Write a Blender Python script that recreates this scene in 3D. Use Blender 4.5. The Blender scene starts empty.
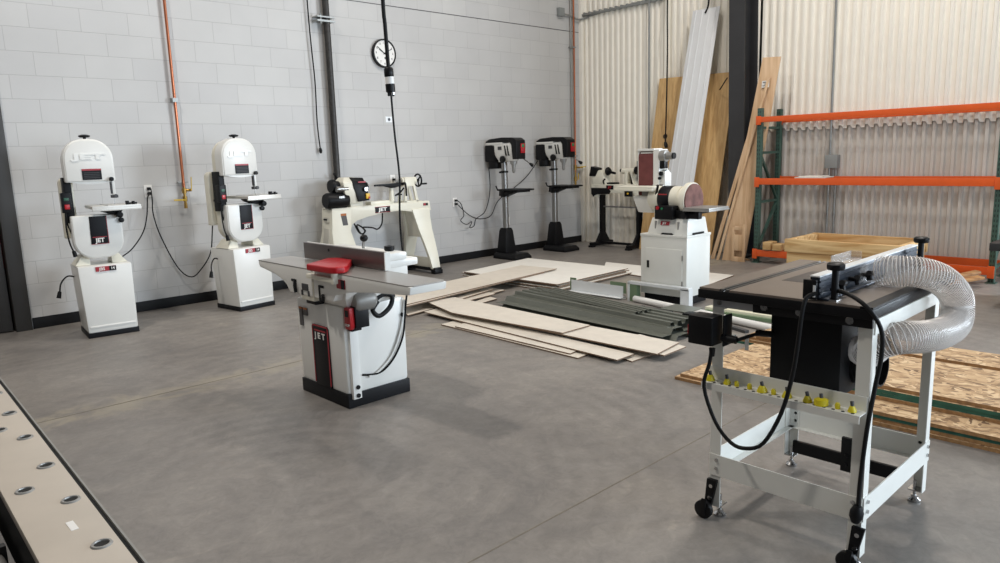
import bpy, bmesh, math, random
from mathutils import Vector, Matrix
random.seed(7)
SC = bpy.context.scene
COL = SC.collection
PI = math.pi

# ------------------------------------------------------------------ helpers
def lin(c):
    return tuple(((v/255)/12.92 if v/255 <= 0.04045 else ((v/255+0.055)/1.055)**2.4) for v in c)

class MB:
    """collects shapes and links them as one mesh object"""
    def __init__(s):
        s.bm = bmesh.new(); s.M = Matrix.Identity(4)
    def _add(s, t, mat=0, bev=0, seg=2):
        if bev:
            es = [e for e in t.edges if len(e.link_faces) == 2 and e.calc_face_angle(0) > 0.6]
            if es: bmesh.ops.bevel(t, geom=es, offset=bev, segments=seg, affect='EDGES', profile=0.6, clamp_overlap=True)
        for f in t.faces: f.material_index = mat if f.material_index == 0 else f.material_index
        t.transform(s.M)
        me = bpy.data.meshes.new('tmp'); t.to_mesh(me); t.free()
        s.bm.from_mesh(me); bpy.data.meshes.remove(me)
        return s
    def box(s, x0, x1, y0, y1, z0, z1, bev=0.0, mat=0, seg=2):
        t = bmesh.new()
        bmesh.ops.create_cube(t, size=1)
        for v in t.verts:
            v.co = Vector(((x0+x1)/2+v.co.x*(x1-x0), (y0+y1)/2+v.co.y*(y1-y0), (z0+z1)/2+v.co.z*(z1-z0)))
        return s._add(t, mat, bev, seg)
    def bar(s, p0, p1, w, h, up=(0, 0, 1), bev=0.0, mat=0):
        p0, p1 = Vector(p0), Vector(p1); d = (p1-p0); L = d.length; d.normalize()
        u = Vector(up); sd = d.cross(u)
        if sd.length < 1e-4: u = Vector((1, 0, 0)); sd = d.cross(u)
        sd.normalize(); u = sd.cross(d)
        t = bmesh.new(); bmesh.ops.create_cube(t, size=1)
        for v in t.verts:
            c = v.co.copy(); v.co = (p0+p1)/2 + d*(c.x*L) + sd*(c.y*w) + u*(c.z*h)
        bmesh.ops.recalc_face_normals(t, faces=t.faces)
        return s._add(t, mat, bev)
    def cyl(s, p0, p1, r0, r1=None, n=20, mat=0, bev=0.0):
        r1 = r0 if r1 is None else r1
        return s.lathe([(0, 0), (r0, 0), (r1, (Vector(p1)-Vector(p0)).length), (0, (Vector(p1)-Vector(p0)).length)], p0, Vector(p1)-Vector(p0), n, mat, bev)
    def lathe(s, prof, p0, d, n=24, mat=0, bev=0.0):
        p0 = Vector(p0); d = Vector(d).normalized()
        a = d.orthogonal().normalized(); b = d.cross(a)
        t = bmesh.new(); rings = []
        for r, h in prof:
            if r < 1e-6: rings.append([t.verts.new(p0+d*h)])
            else: rings.append([t.verts.new(p0+d*h+(a*math.cos(2*PI*k/n)+b*math.sin(2*PI*k/n))*r) for k in range(n)])
        for A, B in zip(rings, rings[1:]):
            for k in range(n):
                q = [A[k % len(A)], A[(k+1) % n % len(A)] if len(A) > 1 else None, B[(k+1) % n] if len(B) > 1 else B[0], B[k] if len(B) > 1 else None]
                q = [v for v in q if v]
                if len(q) >= 3:
                    try: t.faces.new(q)
                    except ValueError: pass
        bmesh.ops.recalc_face_normals(t, faces=t.faces)
        return s._add(t, mat, bev)
    def tube(s, pts, r, n=8, mat=0, smooth=4, closed=False, radii=None):
        P = [Vector(p) for p in pts]
        if smooth and len(P) > 2: P = spline(P, smooth, closed)
        t = bmesh.new(); rings = []; prev = None; m = len(P)
        for i, p in enumerate(P):
            if closed: d = P[(i+1) % m]-P[i-1]
            else: d = P[min(i+1, m-1)]-P[max(i-1, 0)]
            d.normalize()
            a = d.orthogonal() if prev is None else prev-d*prev.dot(d)
            if a.length < 1e-5: a = d.orthogonal()
            a.normalize(); prev = a; b = d.cross(a)
            rr = r if radii is None else radii(i/(m-1), i)
            rings.append([t.verts.new(p+(a*math.cos(2*PI*k/n)+b*math.sin(2*PI*k/n))*rr) for k in range(n)])
        pr = list(zip(rings, rings[1:])) + ([(rings[-1], rings[0])] if closed else [])
        for A, B in pr:
            for k in range(n): t.faces.new((A[k], A[(k+1) % n], B[(k+1) % n], B[k]))
        if not closed:
            t.faces.new(rings[0][::-1]); t.faces.new(rings[-1])
        bmesh.ops.recalc_face_normals(t, faces=t.faces)
        return s._add(t, mat)
    def prism(s, poly, ax, a0, a1, bev=0.0, mat=0, seg=2):
        """poly is 2-D: ax 'x' -> (y,z), 'y' -> (x,z), 'z' -> (x,y)"""
        def P(u, v, w):
            return {'x': (w, u, v), 'y': (u, w, v), 'z': (u, v, w)}[ax]
        t = bmesh.new()
        A = [t.verts.new(P(u, v, a0)) for u, v in poly]; B = [t.verts.new(P(u, v, a1)) for u, v in poly]
        t.faces.new(A); t.faces.new(B[::-1]); n = len(poly)
        for i in range(n): t.faces.new((A[i], B[i], B[(i+1) % n], A[(i+1) % n]))
        bmesh.ops.recalc_face_normals(t, faces=t.faces)
        return s._add(t, mat, bev, seg)
    def loft(s, sections, bev=0.0, mat=0):
        """list of rings (lists of 3-D points, same length)"""
        t = bmesh.new(); R = [[t.verts.new(p) for p in ring] for ring in sections]; n = len(R[0])
        for A, B in zip(R, R[1:]):
            for i in range(n): t.faces.new((A[i], A[(i+1) % n], B[(i+1) % n], B[i]))
        t.faces.new(R[0][::-1]); t.faces.new(R[-1])
        bmesh.ops.recalc_face_normals(t, faces=t.faces)
        return s._add(t, mat, bev)
    def taper(s, x0, x1, y0, y1, z0, X0, X1, Y0, Y1, z1, bev=0.0, mat=0):
        return s.loft([[(x0, y0, z0), (x1, y0, z0), (x1, y1, z0), (x0, y1, z0)], [(X0, Y0, z1), (X1, Y0, z1), (X1, Y1, z1), (X0, Y1, z1)]], bev, mat)
    def ball(s, c, r, sc=(1, 1, 1), mat=0, n=16):
        t = bmesh.new(); bmesh.ops.create_uvsphere(t, u_segments=n, v_segments=n//2+2, radius=r)
        for v in t.verts: v.co = Vector(c)+Vector((v.co.x*sc[0], v.co.y*sc[1], v.co.z*sc[2]))
        return s._add(t, mat)
    def text(s, body, size, o, xd, yd, depth=0.002, mat=0, bold=0.0, center=True):
        cu = bpy.data.curves.new('t', 'FONT'); cu.body = body; cu.size = size; cu.extrude = depth/2; cu.offset = bold*size
        if center: cu.align_x = 'CENTER'; cu.align_y = 'CENTER'
        cu.resolution_u = 3
        ob = bpy.data.objects.new('t', cu); COL.objects.link(ob)
        dg = bpy.context.evaluated_depsgraph_get(); ev = ob.evaluated_get(dg); me = ev.to_mesh()
        t = bmesh.new(); t.from_mesh(me); ev.to_mesh_clear(); bpy.data.objects.remove(ob); bpy.data.curves.remove(cu)
        xd = Vector(xd); yd = Vector(yd); zd = xd.cross(yd).normalized(); o = Vector(o)
        for v in t.verts:
            c = v.co; v.co = o+xd*c.x+yd*c.y+zd*c.z
        return s._add(t, mat)
    def build(s, name, mats, parent=None, world=False, sharp=40):
        if world and parent is not None:
            off = Vector(); q = parent
            while q is not None: off += q.location; q = q.parent
            s.bm.transform(Matrix.Translation(-off))
        me = bpy.data.meshes.new(name); s.bm.to_mesh(me); s.bm.free()
        for m in (mats if isinstance(mats, (list, tuple)) else [mats]): me.materials.append(m)
        for p in me.polygons: p.use_smooth = True
        me.set_sharp_from_angle(angle=math.radians(sharp))
        o = bpy.data.objects.new(name, me); COL.objects.link(o)
        if parent is not None: o.parent = parent
        return o

def spline(P, k, closed=False):
    out = []; n = len(P)
    rng = range(n) if closed else range(n-1)
    for i in rng:
        p0 = P[i-1] if (i > 0 or closed) else P[0]; p1 = P[i]; p2 = P[(i+1) % n]; p3 = P[(i+2) % n] if (closed or i+2 < n) else P[-1]
        for j in range(k):
            t = j/k
            out.append(0.5*((2*p1)+(p2-p0)*t+(2*p0-5*p1+4*p2-p3)*t*t+(3*p1-p0-3*p2+p3)*t**3))
    if not closed: out.append(P[-1])
    return out

def tag(o, label=None, cat=None, group=None, kind=None):
    if label: o['label'] = label
    if cat: o['category'] = cat
    if group: o['group'] = group
    if kind: o['kind'] = kind
    return o
def thing(name, label, cat, loc=(0, 0, 0), rz=0, group=None):
    o = bpy.data.objects.new(name, None); COL.objects.link(o); o.empty_display_size = 0.1
    o.location = loc; o.rotation_euler = (0, 0, math.radians(rz)); return tag(o, label, cat, group)
def struct(mb, name, m, label=None, **k):
    return tag(mb.build(name, m, **k), label, None, None, 'structure')
def solo(mb, name, m, label, cat, group=None, kind=None, **k):
    """a thing that is one mesh: move its origin to the base of the mesh"""
    o = mb.build(name, m, **k)
    co = [v.co for v in o.data.vertices]
    c = Vector(((min(v.x for v in co)+max(v.x for v in co))/2, (min(v.y for v in co)+max(v.y for v in co))/2, min(v.z for v in co)))
    o.data.transform(Matrix.Translation(-c)); o.location = c
    return tag(o, label, cat, group, kind)
def kids(o): return [c for c in bpy.data.objects if c.parent == o]
def copy_tree(o, parent=None):
    c = o.copy(); COL.objects.link(c)
    if parent is not None: c.parent = parent
    for ch in kids(o): copy_tree(ch, c)
    return c

# ------------------------------------------------------------------ materials
def nt(name):
    m = bpy.data.materials.new(name); m.use_nodes = True
    t = m.node_tree; b = t.nodes['Principled BSDF']; return m, t, b
def mat(name, rgb, rough=0.5, metal=0.0, var=0.04, scale=6.0, bump=0.0, coat=0.0, bscale=60.0):
    m, t, b = nt(name)
    b.inputs['Roughness'].default_value = rough; b.inputs['Metallic'].default_value = metal
    if coat: b.inputs['Coat Weight'].default_value = coat
    c = lin(rgb)
    tc = t.nodes.new('ShaderNodeTexCoord'); n = t.nodes.new('ShaderNodeTexNoise'); n.inputs['Scale'].default_value = scale; n.inputs['Detail'].default_value = 5
    t.links.new(tc.outputs['Object'], n.inputs['Vector'])
    r = t.nodes.new('ShaderNodeValToRGB'); r.color_ramp.elements[0].position = 0.3; r.color_ramp.elements[1].position = 0.7
    r.color_ramp.elements[0].color = tuple(v*(1-var) for v in c)+(1,); r.color_ramp.elements[1].color = tuple(min(1, v*(1+var)) for v in c)+(1,)
    t.links.new(n.outputs['Fac'], r.inputs['Fac']); t.links.new(r.outputs['Color'], b.inputs['Base Color'])
    if bump:
        n2 = t.nodes.new('ShaderNodeTexNoise'); n2.inputs['Scale'].default_value = bscale; n2.inputs['Detail'].default_value = 4
        t.links.new(tc.outputs['Object'], n2.inputs['Vector'])
        bp = t.nodes.new('ShaderNodeBump'); bp.inputs['Strength'].default_value = bump; bp.inputs['Distance'].default_value = 0.01
        t.links.new(n2.outputs['Fac'], bp.inputs['Height']); t.links.new(bp.outputs['Normal'], b.inputs['Normal'])
    return m
def wood(name, a, b_, axis='z', scale=5.0, stretch=0.07, rough=0.6):
    m, t, b = nt(name); b.inputs['Roughness'].default_value = rough
    tc = t.nodes.new('ShaderNodeTexCoord'); mp = t.nodes.new('ShaderNodeMapping')
    sc = {'x': (stretch, 1, 1), 'y': (1, stretch, 1), 'z': (1, 1, stretch)}[axis]
    mp.inputs['Scale'].default_value = tuple(v*scale for v in sc)
    t.links.new(tc.outputs['Object'], mp.inputs['Vector'])
    n = t.nodes.new('ShaderNodeTexNoise'); n.inputs['Scale'].default_value = 3.0; n.inputs['Detail'].default_value = 7; n.inputs['Distortion'].default_value = 0.8
    t.links.new(mp.outputs['Vector'], n.inputs['Vector'])
    r = t.nodes.new('ShaderNodeValToRGB'); r.color_ramp.elements[0].position = 0.36; r.color_ramp.elements[1].position = 0.62
    r.color_ramp.elements[0].color = lin(b_)+(1,); r.color_ramp.elements[1].color = lin(a)+(1,)
    t.links.new(n.outputs['Fac'], r.inputs['Fac']); t.links.new(r.outputs['Color'], b.inputs['Base Color'])
    return m
def osb(name):
    m, t, b = nt(name); b.inputs['Roughness'].default_value = 0.7
    tc = t.nodes.new('ShaderNodeTexCoord')
    n0 = t.nodes.new('ShaderNodeTexNoise'); n0.inputs['Scale'].default_value = 6; t.links.new(tc.outputs['Object'], n0.inputs['Vector'])
    mx = t.nodes.new('ShaderNodeMixRGB'); mx.blend_type = 'LINEAR_LIGHT'; mx.inputs['Fac'].default_value = 0.12
    t.links.new(tc.outputs['Object'], mx.inputs['Color1']); t.links.new(n0.outputs['Color'], mx.inputs['Color2'])
    mp = t.nodes.new('ShaderNodeMapping'); mp.inputs['Scale'].default_value = (60, 24, 30); mp.inputs['Rotation'].default_value = (0, 0, 0.5)
    t.links.new(mx.outputs['Color'], mp.inputs['Vector'])
    v = t.nodes.new('ShaderNodeTexVoronoi'); v.inputs['Scale'].default_value = 1.0; t.links.new(mp.outputs['Vector'], v.inputs['Vector'])
    bw = t.nodes.new('ShaderNodeRGBToBW'); t.links.new(v.outputs['Color'], bw.inputs['Color'])
    r = t.nodes.new('ShaderNodeValToRGB'); e = r.color_ramp.elements
    e[0].position = 0.12; e[0].color = lin((106, 80, 56))+(1,); e[1].position = 0.85; e[1].color = lin((212, 184, 146))+(1,)
    k = e.new(0.35); k.color = lin((166, 134, 98))+(1,)
    k = e.new(0.6); k.color = lin((190, 158, 120))+(1,)
    t.links.new(bw.outputs['Val'], r.inputs['Fac']); t.links.new(r.outputs['Color'], b.inputs['Base Color'])
    return m

def concrete():
    m, t, b = nt('polished concrete')
    N = t.nodes.new; tc = N('ShaderNodeTexCoord')
    def noise(sc, det=6, dist=0.0, vec=None, rough=0.6):
        n = N('ShaderNodeTexNoise'); n.inputs['Scale'].default_value = sc; n.inputs['Detail'].default_value = det; n.inputs['Distortion'].default_value = dist; n.inputs['Roughness'].default_value = rough
        t.links.new(vec or tc.outputs['Object'], n.inputs['Vector']); return n.outputs['Fac']
    def ramp(f, p0, c0, p1, c1):
        r = N('ShaderNodeValToRGB'); r.color_ramp.elements[0].position = p0; r.color_ramp.elements[1].position = p1
        r.color_ramp.elements[0].color = c0; r.color_ramp.elements[1].color = c1; t.links.new(f, r.inputs['Fac']); return r.outputs['Color']
    base = ramp(noise(0.5, 8, 0.5), 0.3, lin((120, 115, 111))+(1,), 0.72, lin((148, 142, 136))+(1,))
    blot = ramp(noise(1.6, 12, 2.2, rough=0.68), 0.32, (0.80, 0.80, 0.81, 1), 0.7, (1.12, 1.11, 1.09, 1))
    # trowel arcs: rings round two centres broken up by noise
    def arcs(cx, cy, sc):
        mp = N('ShaderNodeMapping'); mp.inputs['Location'].default_value = (-cx, -cy, 0); t.links.new(tc.outputs['Object'], mp.inputs['Vector'])
        w = N('ShaderNodeTexWave'); w.wave_type = 'RINGS'; w.rings_direction = 'Z'; w.inputs['Scale'].default_value = sc; w.inputs['Distortion'].default_value = 3.2; w.inputs['Detail'].default_value = 7; w.inputs['Detail Scale'].default_value = 1.8; w.inputs['Detail Roughness'].default_value = .65
        t.links.new(mp.outputs['Vector'], w.inputs['Vector'])
        return ramp(w.outputs['Fac'], 0.1, (0.90, 0.90, 0.90, 1), 0.9, (1.05, 1.05, 1.05, 1))
    def mulf(a, c, f):
        x = N('ShaderNodeMixRGB'); x.blend_type = 'MULTIPLY'; t.links.new(f, x.inputs['Fac'])
        t.links.new(a, x.inputs['Color1']); t.links.new(c, x.inputs['Color2']); return x.outputs['Color']
    mask1 = ramp(noise(.9, 4, .5), .45, (0, 0, 0, 1), .65, (.85, .85, .85, 1)); mask2 = ramp(noise(.7, 4, .8), .42, (0, 0, 0, 1), .62, (.7, .7, .7, 1))
    def mul(a, c, f=1.0):
        x = N('ShaderNodeMixRGB'); x.blend_type = 'MULTIPLY'; x.inputs['Fac'].default_value = f
        t.links.new(a, x.inputs['Color1']); t.links.new(c, x.inputs['Color2']); return x.outputs['Color']
    col = mulf(mulf(mul(base, blot), arcs(1.45, 3.0, 2.6), mask1), arcs(2.9, 2.5, 2.1), mask2)
    fine = ramp(noise(14, 10, 1.6, rough=0.75), 0.3, (0.80, 0.80, 0.80, 1), 0.72, (1.14, 1.14, 1.13, 1))
    col = mul(col, fine)
    smear = ramp(noise(1.1, 10, 3.5, rough=0.62), 0.60, (1, 1, 1, 1), 0.74, (1.28, 1.26, 1.22, 1))
    col = mul(col, smear)
    # tan residue along the saw cut
    sy = N('ShaderNodeSeparateXYZ'); t.links.new(tc.outputs['Object'], sy.inputs[0])
    d1 = N('ShaderNodeMath'); d1.operation = 'SUBTRACT'; d1.inputs[1].default_value = 4.69; t.links.new(sy.outputs['Y'], d1.inputs[0])
    d2 = N('ShaderNodeMath'); d2.operation = 'ABSOLUTE'; t.links.new(d1.outputs[0], d2.inputs[0])
    d3 = N('ShaderNodeMath'); d3.operation = 'MULTIPLY_ADD'; d3.inputs[1].default_value = .9; t.links.new(noise(3.0, 8, 2.0), d3.inputs[0]); t.links.new(d2.outputs[0], d3.inputs[2])
    bandf = ramp(d3.outputs[0], .42, (.55, .55, .55, 1), .62, (0, 0, 0, 1))
    xb = N('ShaderNodeMixRGB'); t.links.new(bandf, xb.inputs['Fac']); t.links.new(col, xb.inputs['Color1']); xb.inputs['Color2'].default_value = lin((158, 149, 130))+(1,); col = xb.outputs['Color']
    t.links.new(col, b.inputs['Base Color'])
    rr = N('ShaderNodeMapRange'); rr.inputs['To Min'].default_value = 0.32; rr.inputs['To Max'].default_value = 0.58
    t.links.new(noise(2.0, 7, 1.0), rr.inputs['Value']); t.links.new(rr.outputs['Result'], b.inputs['Roughness'])
    bp = N('ShaderNodeBump'); bp.inputs['Strength'].default_value = 0.06; bp.inputs['Distance'].default_value = 0.02
    t.links.new(noise(9, 8, 0.6), bp.inputs['Height']); t.links.new(bp.outputs['Normal'], b.inputs['Normal'])
    return m
def blockwork():
    m, t, b = nt('painted concrete block'); b.inputs['Roughness'].default_value = 0.55
    N = t.nodes.new; tc = N('ShaderNodeTexCoord'); sp = N('ShaderNodeSeparateXYZ'); cb = N('ShaderNodeCombineXYZ')
    t.links.new(tc.outputs['Object'], sp.inputs[0]); t.links.new(sp.outputs['X'], cb.inputs['X']); t.links.new(sp.outputs['Z'], cb.inputs['Y'])
    br = N('ShaderNodeTexBrick'); br.inputs['Scale'].default_value = 1.0; br.inputs['Brick Width'].default_value = 0.4064; br.inputs['Row Height'].default_value = 0.2032
    br.inputs['Mortar Size'].default_value = 0.0035; br.inputs['Mortar Smooth'].default_value = 0.6; br.offset = 0.5
    br.inputs['Color1'].default_value = lin((195, 194, 192))+(1,); br.inputs['Color2'].default_value = lin((190, 189, 188))+(1,); br.inputs['Mortar'].default_value = lin((174, 173, 172))+(1,)
    t.links.new(cb.outputs[0], br.inputs['Vector'])
    n = N('ShaderNodeTexNoise'); n.inputs['Scale'].default_value = 1.3; n.inputs['Detail'].default_value = 5; t.links.new(tc.outputs['Object'], n.inputs['Vector'])
    r = N('ShaderNodeValToRGB'); r.color_ramp.elements[0].color = (0.94, 0.94, 0.94, 1); r.color_ramp.elements[1].color = (1.04, 1.04, 1.04, 1); r.color_ramp.elements[0].position = 0.3; r.color_ramp.elements[1].position = 0.7
    t.links.new(n.outputs['Fac'], r.inputs['Fac'])
    mx = N('ShaderNodeMixRGB'); mx.blend_type = 'MULTIPLY'; mx.inputs['Fac'].default_value = 1; t.links.new(br.outputs['Color'], mx.inputs['Color1']); t.links.new(r.outputs['Color'], mx.inputs['Color2'])
    t.links.new(mx.outputs['Color'], b.inputs['Base Color'])
    n2 = N('ShaderNodeTexNoise'); n2.inputs['Scale'].default_value = 55; n2.inputs['Detail'].default_value = 3; t.links.new(tc.outputs['Object'], n2.inputs['Vector'])
    ad = N('ShaderNodeMath'); ad.operation = 'MULTIPLY_ADD'; ad.inputs[1].default_value = -1.0; t.links.new(br.outputs['Fac'], ad.inputs[0])
    m3 = N('ShaderNodeMath'); m3.operation = 'MULTIPLY'; m3.inputs[1].default_value = 0.25; t.links.new(n2.outputs['Fac'], m3.inputs[0]); t.links.new(m3.outputs[0], ad.inputs[2])
    bp = N('ShaderNodeBump'); bp.inputs['Strength'].default_value = 0.35; bp.inputs['Distance'].default_value = 0.004
    t.links.new(ad.outputs[0], bp.inputs['Height']); t.links.new(bp.outputs['Normal'], b.inputs['Normal'])
    return m
def clear(name, tint=(0.9, 0.9, 0.9), mixf=0.3, rough=0.15):
    m, t, b = nt(name); b.inputs['Base Color'].default_value = lin((222, 218, 214))+(1,); b.inputs['Roughness'].default_value = rough
    tr = t.nodes.new('ShaderNodeBsdfTransparent'); tr.inputs['Color'].default_value = tint+(1,)
    mx = t.nodes.new('ShaderNodeMixShader'); mx.inputs['Fac'].default_value = mixf
    lw = t.nodes.new('ShaderNodeLayerWeight'); lw.inputs['Blend'].default_value = 0.35
    mr = t.nodes.new('ShaderNodeMapRange'); mr.inputs['To Min'].default_value = mixf*0.6; mr.inputs['To Max'].default_value = min(1, mixf*2.2)
    t.links.new(lw.outputs['Facing'], mr.inputs['Value']); t.links.new(mr.outputs['Result'], mx.inputs['Fac'])
    t.links.new(tr.outputs[0], mx.inputs[1]); t.links.new(b.outputs[0], mx.inputs[2])
    t.links.new(mx.outputs[0], t.nodes['Material Output'].inputs['Surface']); return m

WHITE = mat('white machine enamel', (228, 227, 222), 0.32, var=0.015)
CREAM = mat('cream cast enamel', (226, 222, 206), 0.38, var=0.03, bump=0.04, bscale=40)
TABWHITE = mat('white frame enamel', (222, 221, 214), 0.4, var=0.02)
BLACK = mat('black plastic', (17, 17, 19), 0.42, var=0.1)
RUBBER = mat('black rubber cable', (20, 20, 21), 0.5, var=0.1)
BKMETAL = mat('black painted steel', (16, 16, 18), 0.5, var=0.1)
BASEBLK = mat('dark base paint', (20, 20, 23), 0.5, var=0.1)
PANELBLK = mat('black name panel', (18, 18, 22), 0.45, var=0.1)
GREYLBL = mat('grey warning label', (84, 82, 82), 0.5)
RED = mat('red plastic', (176, 26, 34), 0.3, var=0.05)
BADGERED = mat('red badge', (158, 34, 44), 0.4)
LETTER = mat('white lettering', (235, 233, 228), 0.4, var=0.0)
REDLET = mat('red lettering', (176, 40, 44), 0.4, var=0.0)
ORANGELBL = mat('orange label strip', (176, 104, 48), 0.5)
YELLOW = mat('yellow cutter paint', (214, 196, 34), 0.4, var=0.06)
GREENBTN = mat('green button', (30, 120, 76), 0.35)
YELBTN = mat('yellow switch knob', (222, 176, 32), 0.35)
STEEL = mat('ground steel', (150, 148, 145), 0.3, 0.9, var=0.06, scale=3)
IRON = mat('planed cast iron bed', (168, 164, 159), 0.3, 0.45, var=0.05, scale=3)
FENCEIRON = mat('fence face iron', (112, 104, 102), 0.35, 0.7, var=0.08, scale=4)
ROUTERIRON = mat('brownish cast iron table top', (122, 111, 102), 0.4, 0.3, var=0.08, scale=7)
INSERT = mat('dark insert plate', (84, 80, 78), 0.45, 0.3, var=0.08)
CHROME = mat('bright chrome', (190, 190, 190), 0.25, 1.0, var=0.02)
COPPER = mat('copper pipe', (190, 116, 84), 0.3, 0.85, var=0.1, scale=10)
BRASS = mat('brass valve', (176, 140, 74), 0.32, 0.85, var=0.08)
VALVEYEL = mat('yellow valve handle', (216, 180, 40), 0.45)
GALV = mat('galvanised conduit', (156, 158, 156), 0.42, 0.6, var=0.08, scale=8)
GREYBOX = mat('grey electrical box', (140, 143, 142), 0.5, 0.2)
DARKPIPE = mat('dark mottled steel pipe', (58, 56, 54), 0.5, 0.4, var=0.35, scale=30)
COLUMN = mat('charcoal steel column', (48, 48, 50), 0.55, var=0.1)
BRONZE = mat('dark bronze door frame', (52, 50, 48), 0.45, var=0.06)
BASEB = mat('black vinyl baseboard', (24, 24, 26), 0.5, var=0.08)
GLASSDK = clear('door glass', (0.55, 0.56, 0.58), 0.25, 0.05)
CLEARP = clear('clear plastic', (0.97, 0.97, 0.97), 0.22, 0.1)
HOSE = clear('clear ribbed hose wall', (0.965, 0.95, 0.94), 0.17, 0.12)
HOSEWIRE = mat('hose spiral rib', (226, 220, 215), 0.25, 0.1, var=0.03)
LINER = mat('white corrugated liner', (243, 238, 227), 0.42, var=0.02)
LINERLOW = mat('greyish shaded lower liner', (196, 190, 182), 0.45, var=0.03)  # grey sheet; its tone also carries the shade below the top rack beam
ORANGE = mat('orange rack beam paint', (222, 92, 34), 0.4, var=0.05)
TEAL = mat('green rack upright paint', (60, 88, 78), 0.5, var=0.1, scale=14)
HOLE = mat('punched hole shadow', (14, 16, 16), 0.8)
PLY = wood('plywood face', (214, 178, 124), (190, 150, 98), 'z', 9.0, 0.09)
PLANK = wood('pale oak plank', (216, 184, 148), (192, 156, 118), 'z', 6.0, 0.05)
PINE = wood('pine crate board', (222, 190, 138), (184, 142, 88), 'y', 5.0, 0.1)
OFFCUT = wood('wood offcut', (196, 150, 98), (150, 104, 62), 'y', 6.0, 0.1)
OSB = osb('oriented strand board')
OSBEDGE = mat('strand board edge', (150, 112, 72), 0.8, var=0.3, scale=40)
GREENEDGE = mat('green painted board edge', (44, 92, 76), 0.7, var=0.2, scale=20)
BEIGE = mat('beige panel face', (210, 201, 188), 0.7, var=0.05, scale=9)
PALE = mat('pale panel face', (228, 224, 216), 0.65, var=0.03, scale=6)
PEDGE = mat('shaded brown panel edge', (120, 98, 80), 0.85, var=0.2, scale=30)  # brown edges, darkened to hold the shadow between stacked sheets
OLIVE = mat('dark olive sheet metal', (104, 106, 97), 0.4, 0.3, var=0.06, scale=5)
SAGE = mat('sage green metal', (108, 128, 98), 0.5, var=0.06)
TRIMW = mat('white sheet metal trim', (222, 224, 224), 0.4, 0.1, var=0.02)
SHEETMETAL = mat('ribbed pale sheet metal', (226, 227, 228), 0.4, 0.12, var=0.04, scale=2)
PLATE = mat('worn pale steel plate', (186, 176, 163), 0.5, 0.15, var=0.07, scale=5)
SANDRED = mat('maroon abrasive', (110, 58, 56), 0.85, var=0.12, scale=18)
SANDDISC = mat('worn abrasive disc', (112, 78, 72), 0.85, var=0.35, scale=14)
PLASTICW = mat('white plastic', (232, 230, 226), 0.4, var=0.01)
DKGREY = mat('dark grey paint', (62, 62, 64), 0.5)
GREYMETAL = mat('grey cast metal', (150, 148, 144), 0.4, 0.4)
FENCEBLUE = mat('dark anodised fence', (46, 52, 62), 0.4, 0.5, var=0.08)
REDPANEL = mat('red lacquer', (200, 24, 24), 0.4)
def punched():
    m = TEAL.copy(); m.name = 'green upright paint with punched holes'; t = m.node_tree; b = t.nodes['Principled BSDF']; N = t.nodes.new
    src = b.inputs['Base Color'].links[0].from_socket
    tc = N('ShaderNodeTexCoord'); sp = N('ShaderNodeSeparateXYZ'); t.links.new(tc.outputs['Generated'], sp.inputs[0])
    def M(op, a, c=None):
        n = N('ShaderNodeMath'); n.operation = op
        for i, v in enumerate((a, c)):
            if v is None: continue
            if isinstance(v, (int, float)): n.inputs[i].default_value = v
            else: t.links.new(v, n.inputs[i])
        return n.outputs[0]
    zc = M('FRACT', M('MULTIPLY', sp.outputs['Z'], 37.4)); zin = M('LESS_THAN', M('ABSOLUTE', M('SUBTRACT', zc, .5)), .27)
    yd = M('ABSOLUTE', M('SUBTRACT', M('ABSOLUTE', M('SUBTRACT', sp.outputs['Y'], .5)), .13)); yin = M('LESS_THAN', yd, .05)
    mask = M('MULTIPLY', zin, yin)
    mx = N('ShaderNodeMixRGB'); t.links.new(mask, mx.inputs['Fac']); t.links.new(src, mx.inputs['Color1']); mx.inputs['Color2'].default_value = (.012, .014, .014, 1)
    t.links.new(mx.outputs['Color'], b.inputs['Base Color']); return m
UPRIGHT = punched()
for m_ in (BLACK, BKMETAL, BASEBLK, PANELBLK, BASEB, RUBBER): m_.node_tree.nodes['Principled BSDF'].inputs['Specular IOR Level'].default_value = .22
CONCRETE = concrete(); BLOCK = blockwork()
GAP = mat('floor joint filler', (120, 112, 100), 0.8, var=0.15, scale=20)
BENCHTOP = mat('dark bench top', (44, 44, 46), 0.45)

# ------------------------------------------------------------------ the setting
YW, XW = 7.578, 9.12
mb = MB(); mb.box(-3.5, XW+0.3, -4, YW+0.02, -0.12, 0)
mb.box(-3.5, 2.0, YW+0.02, YW+2.6, -0.12, 0)
struct(mb, 'floor', CONCRETE)
for i, (a, b_) in enumerate((((-3, 4.69), (XW, 4.69)), ((0.4, 1.815), (XW, 1.815)))):
    mb = MB(); mb.box(a[0], b_[0], a[1]-0.003, a[1]+0.003, -0.002, 0.0012)
    struct(mb, 'trim_%d' % (i+1), GAP, 'saw-cut floor joint')
mb = MB()
mb.box(1.32, XW+0.2, YW, YW+0.2, 0, 7.0); mb.box(-3.5, 1.32, YW, YW+0.2, 2.25, 7.0); mb.box(-3.5, -1.2, YW, YW+0.2, 0, 2.25)
struct(mb, 'wall_left', BLOCK)
mb = MB(); mb.box(1.33, 9.03, YW-0.003, YW+0.001, 3.244, 3.252); struct(mb, 'trim_3', GREYLBL, 'dark joint line high on the block wall')
mb = MB(); mb.box(1.335, 9.05, YW-0.012, YW+0.001, 0.0, 0.102, 0.003); struct(mb, 'baseboard_left', BASEB)

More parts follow.
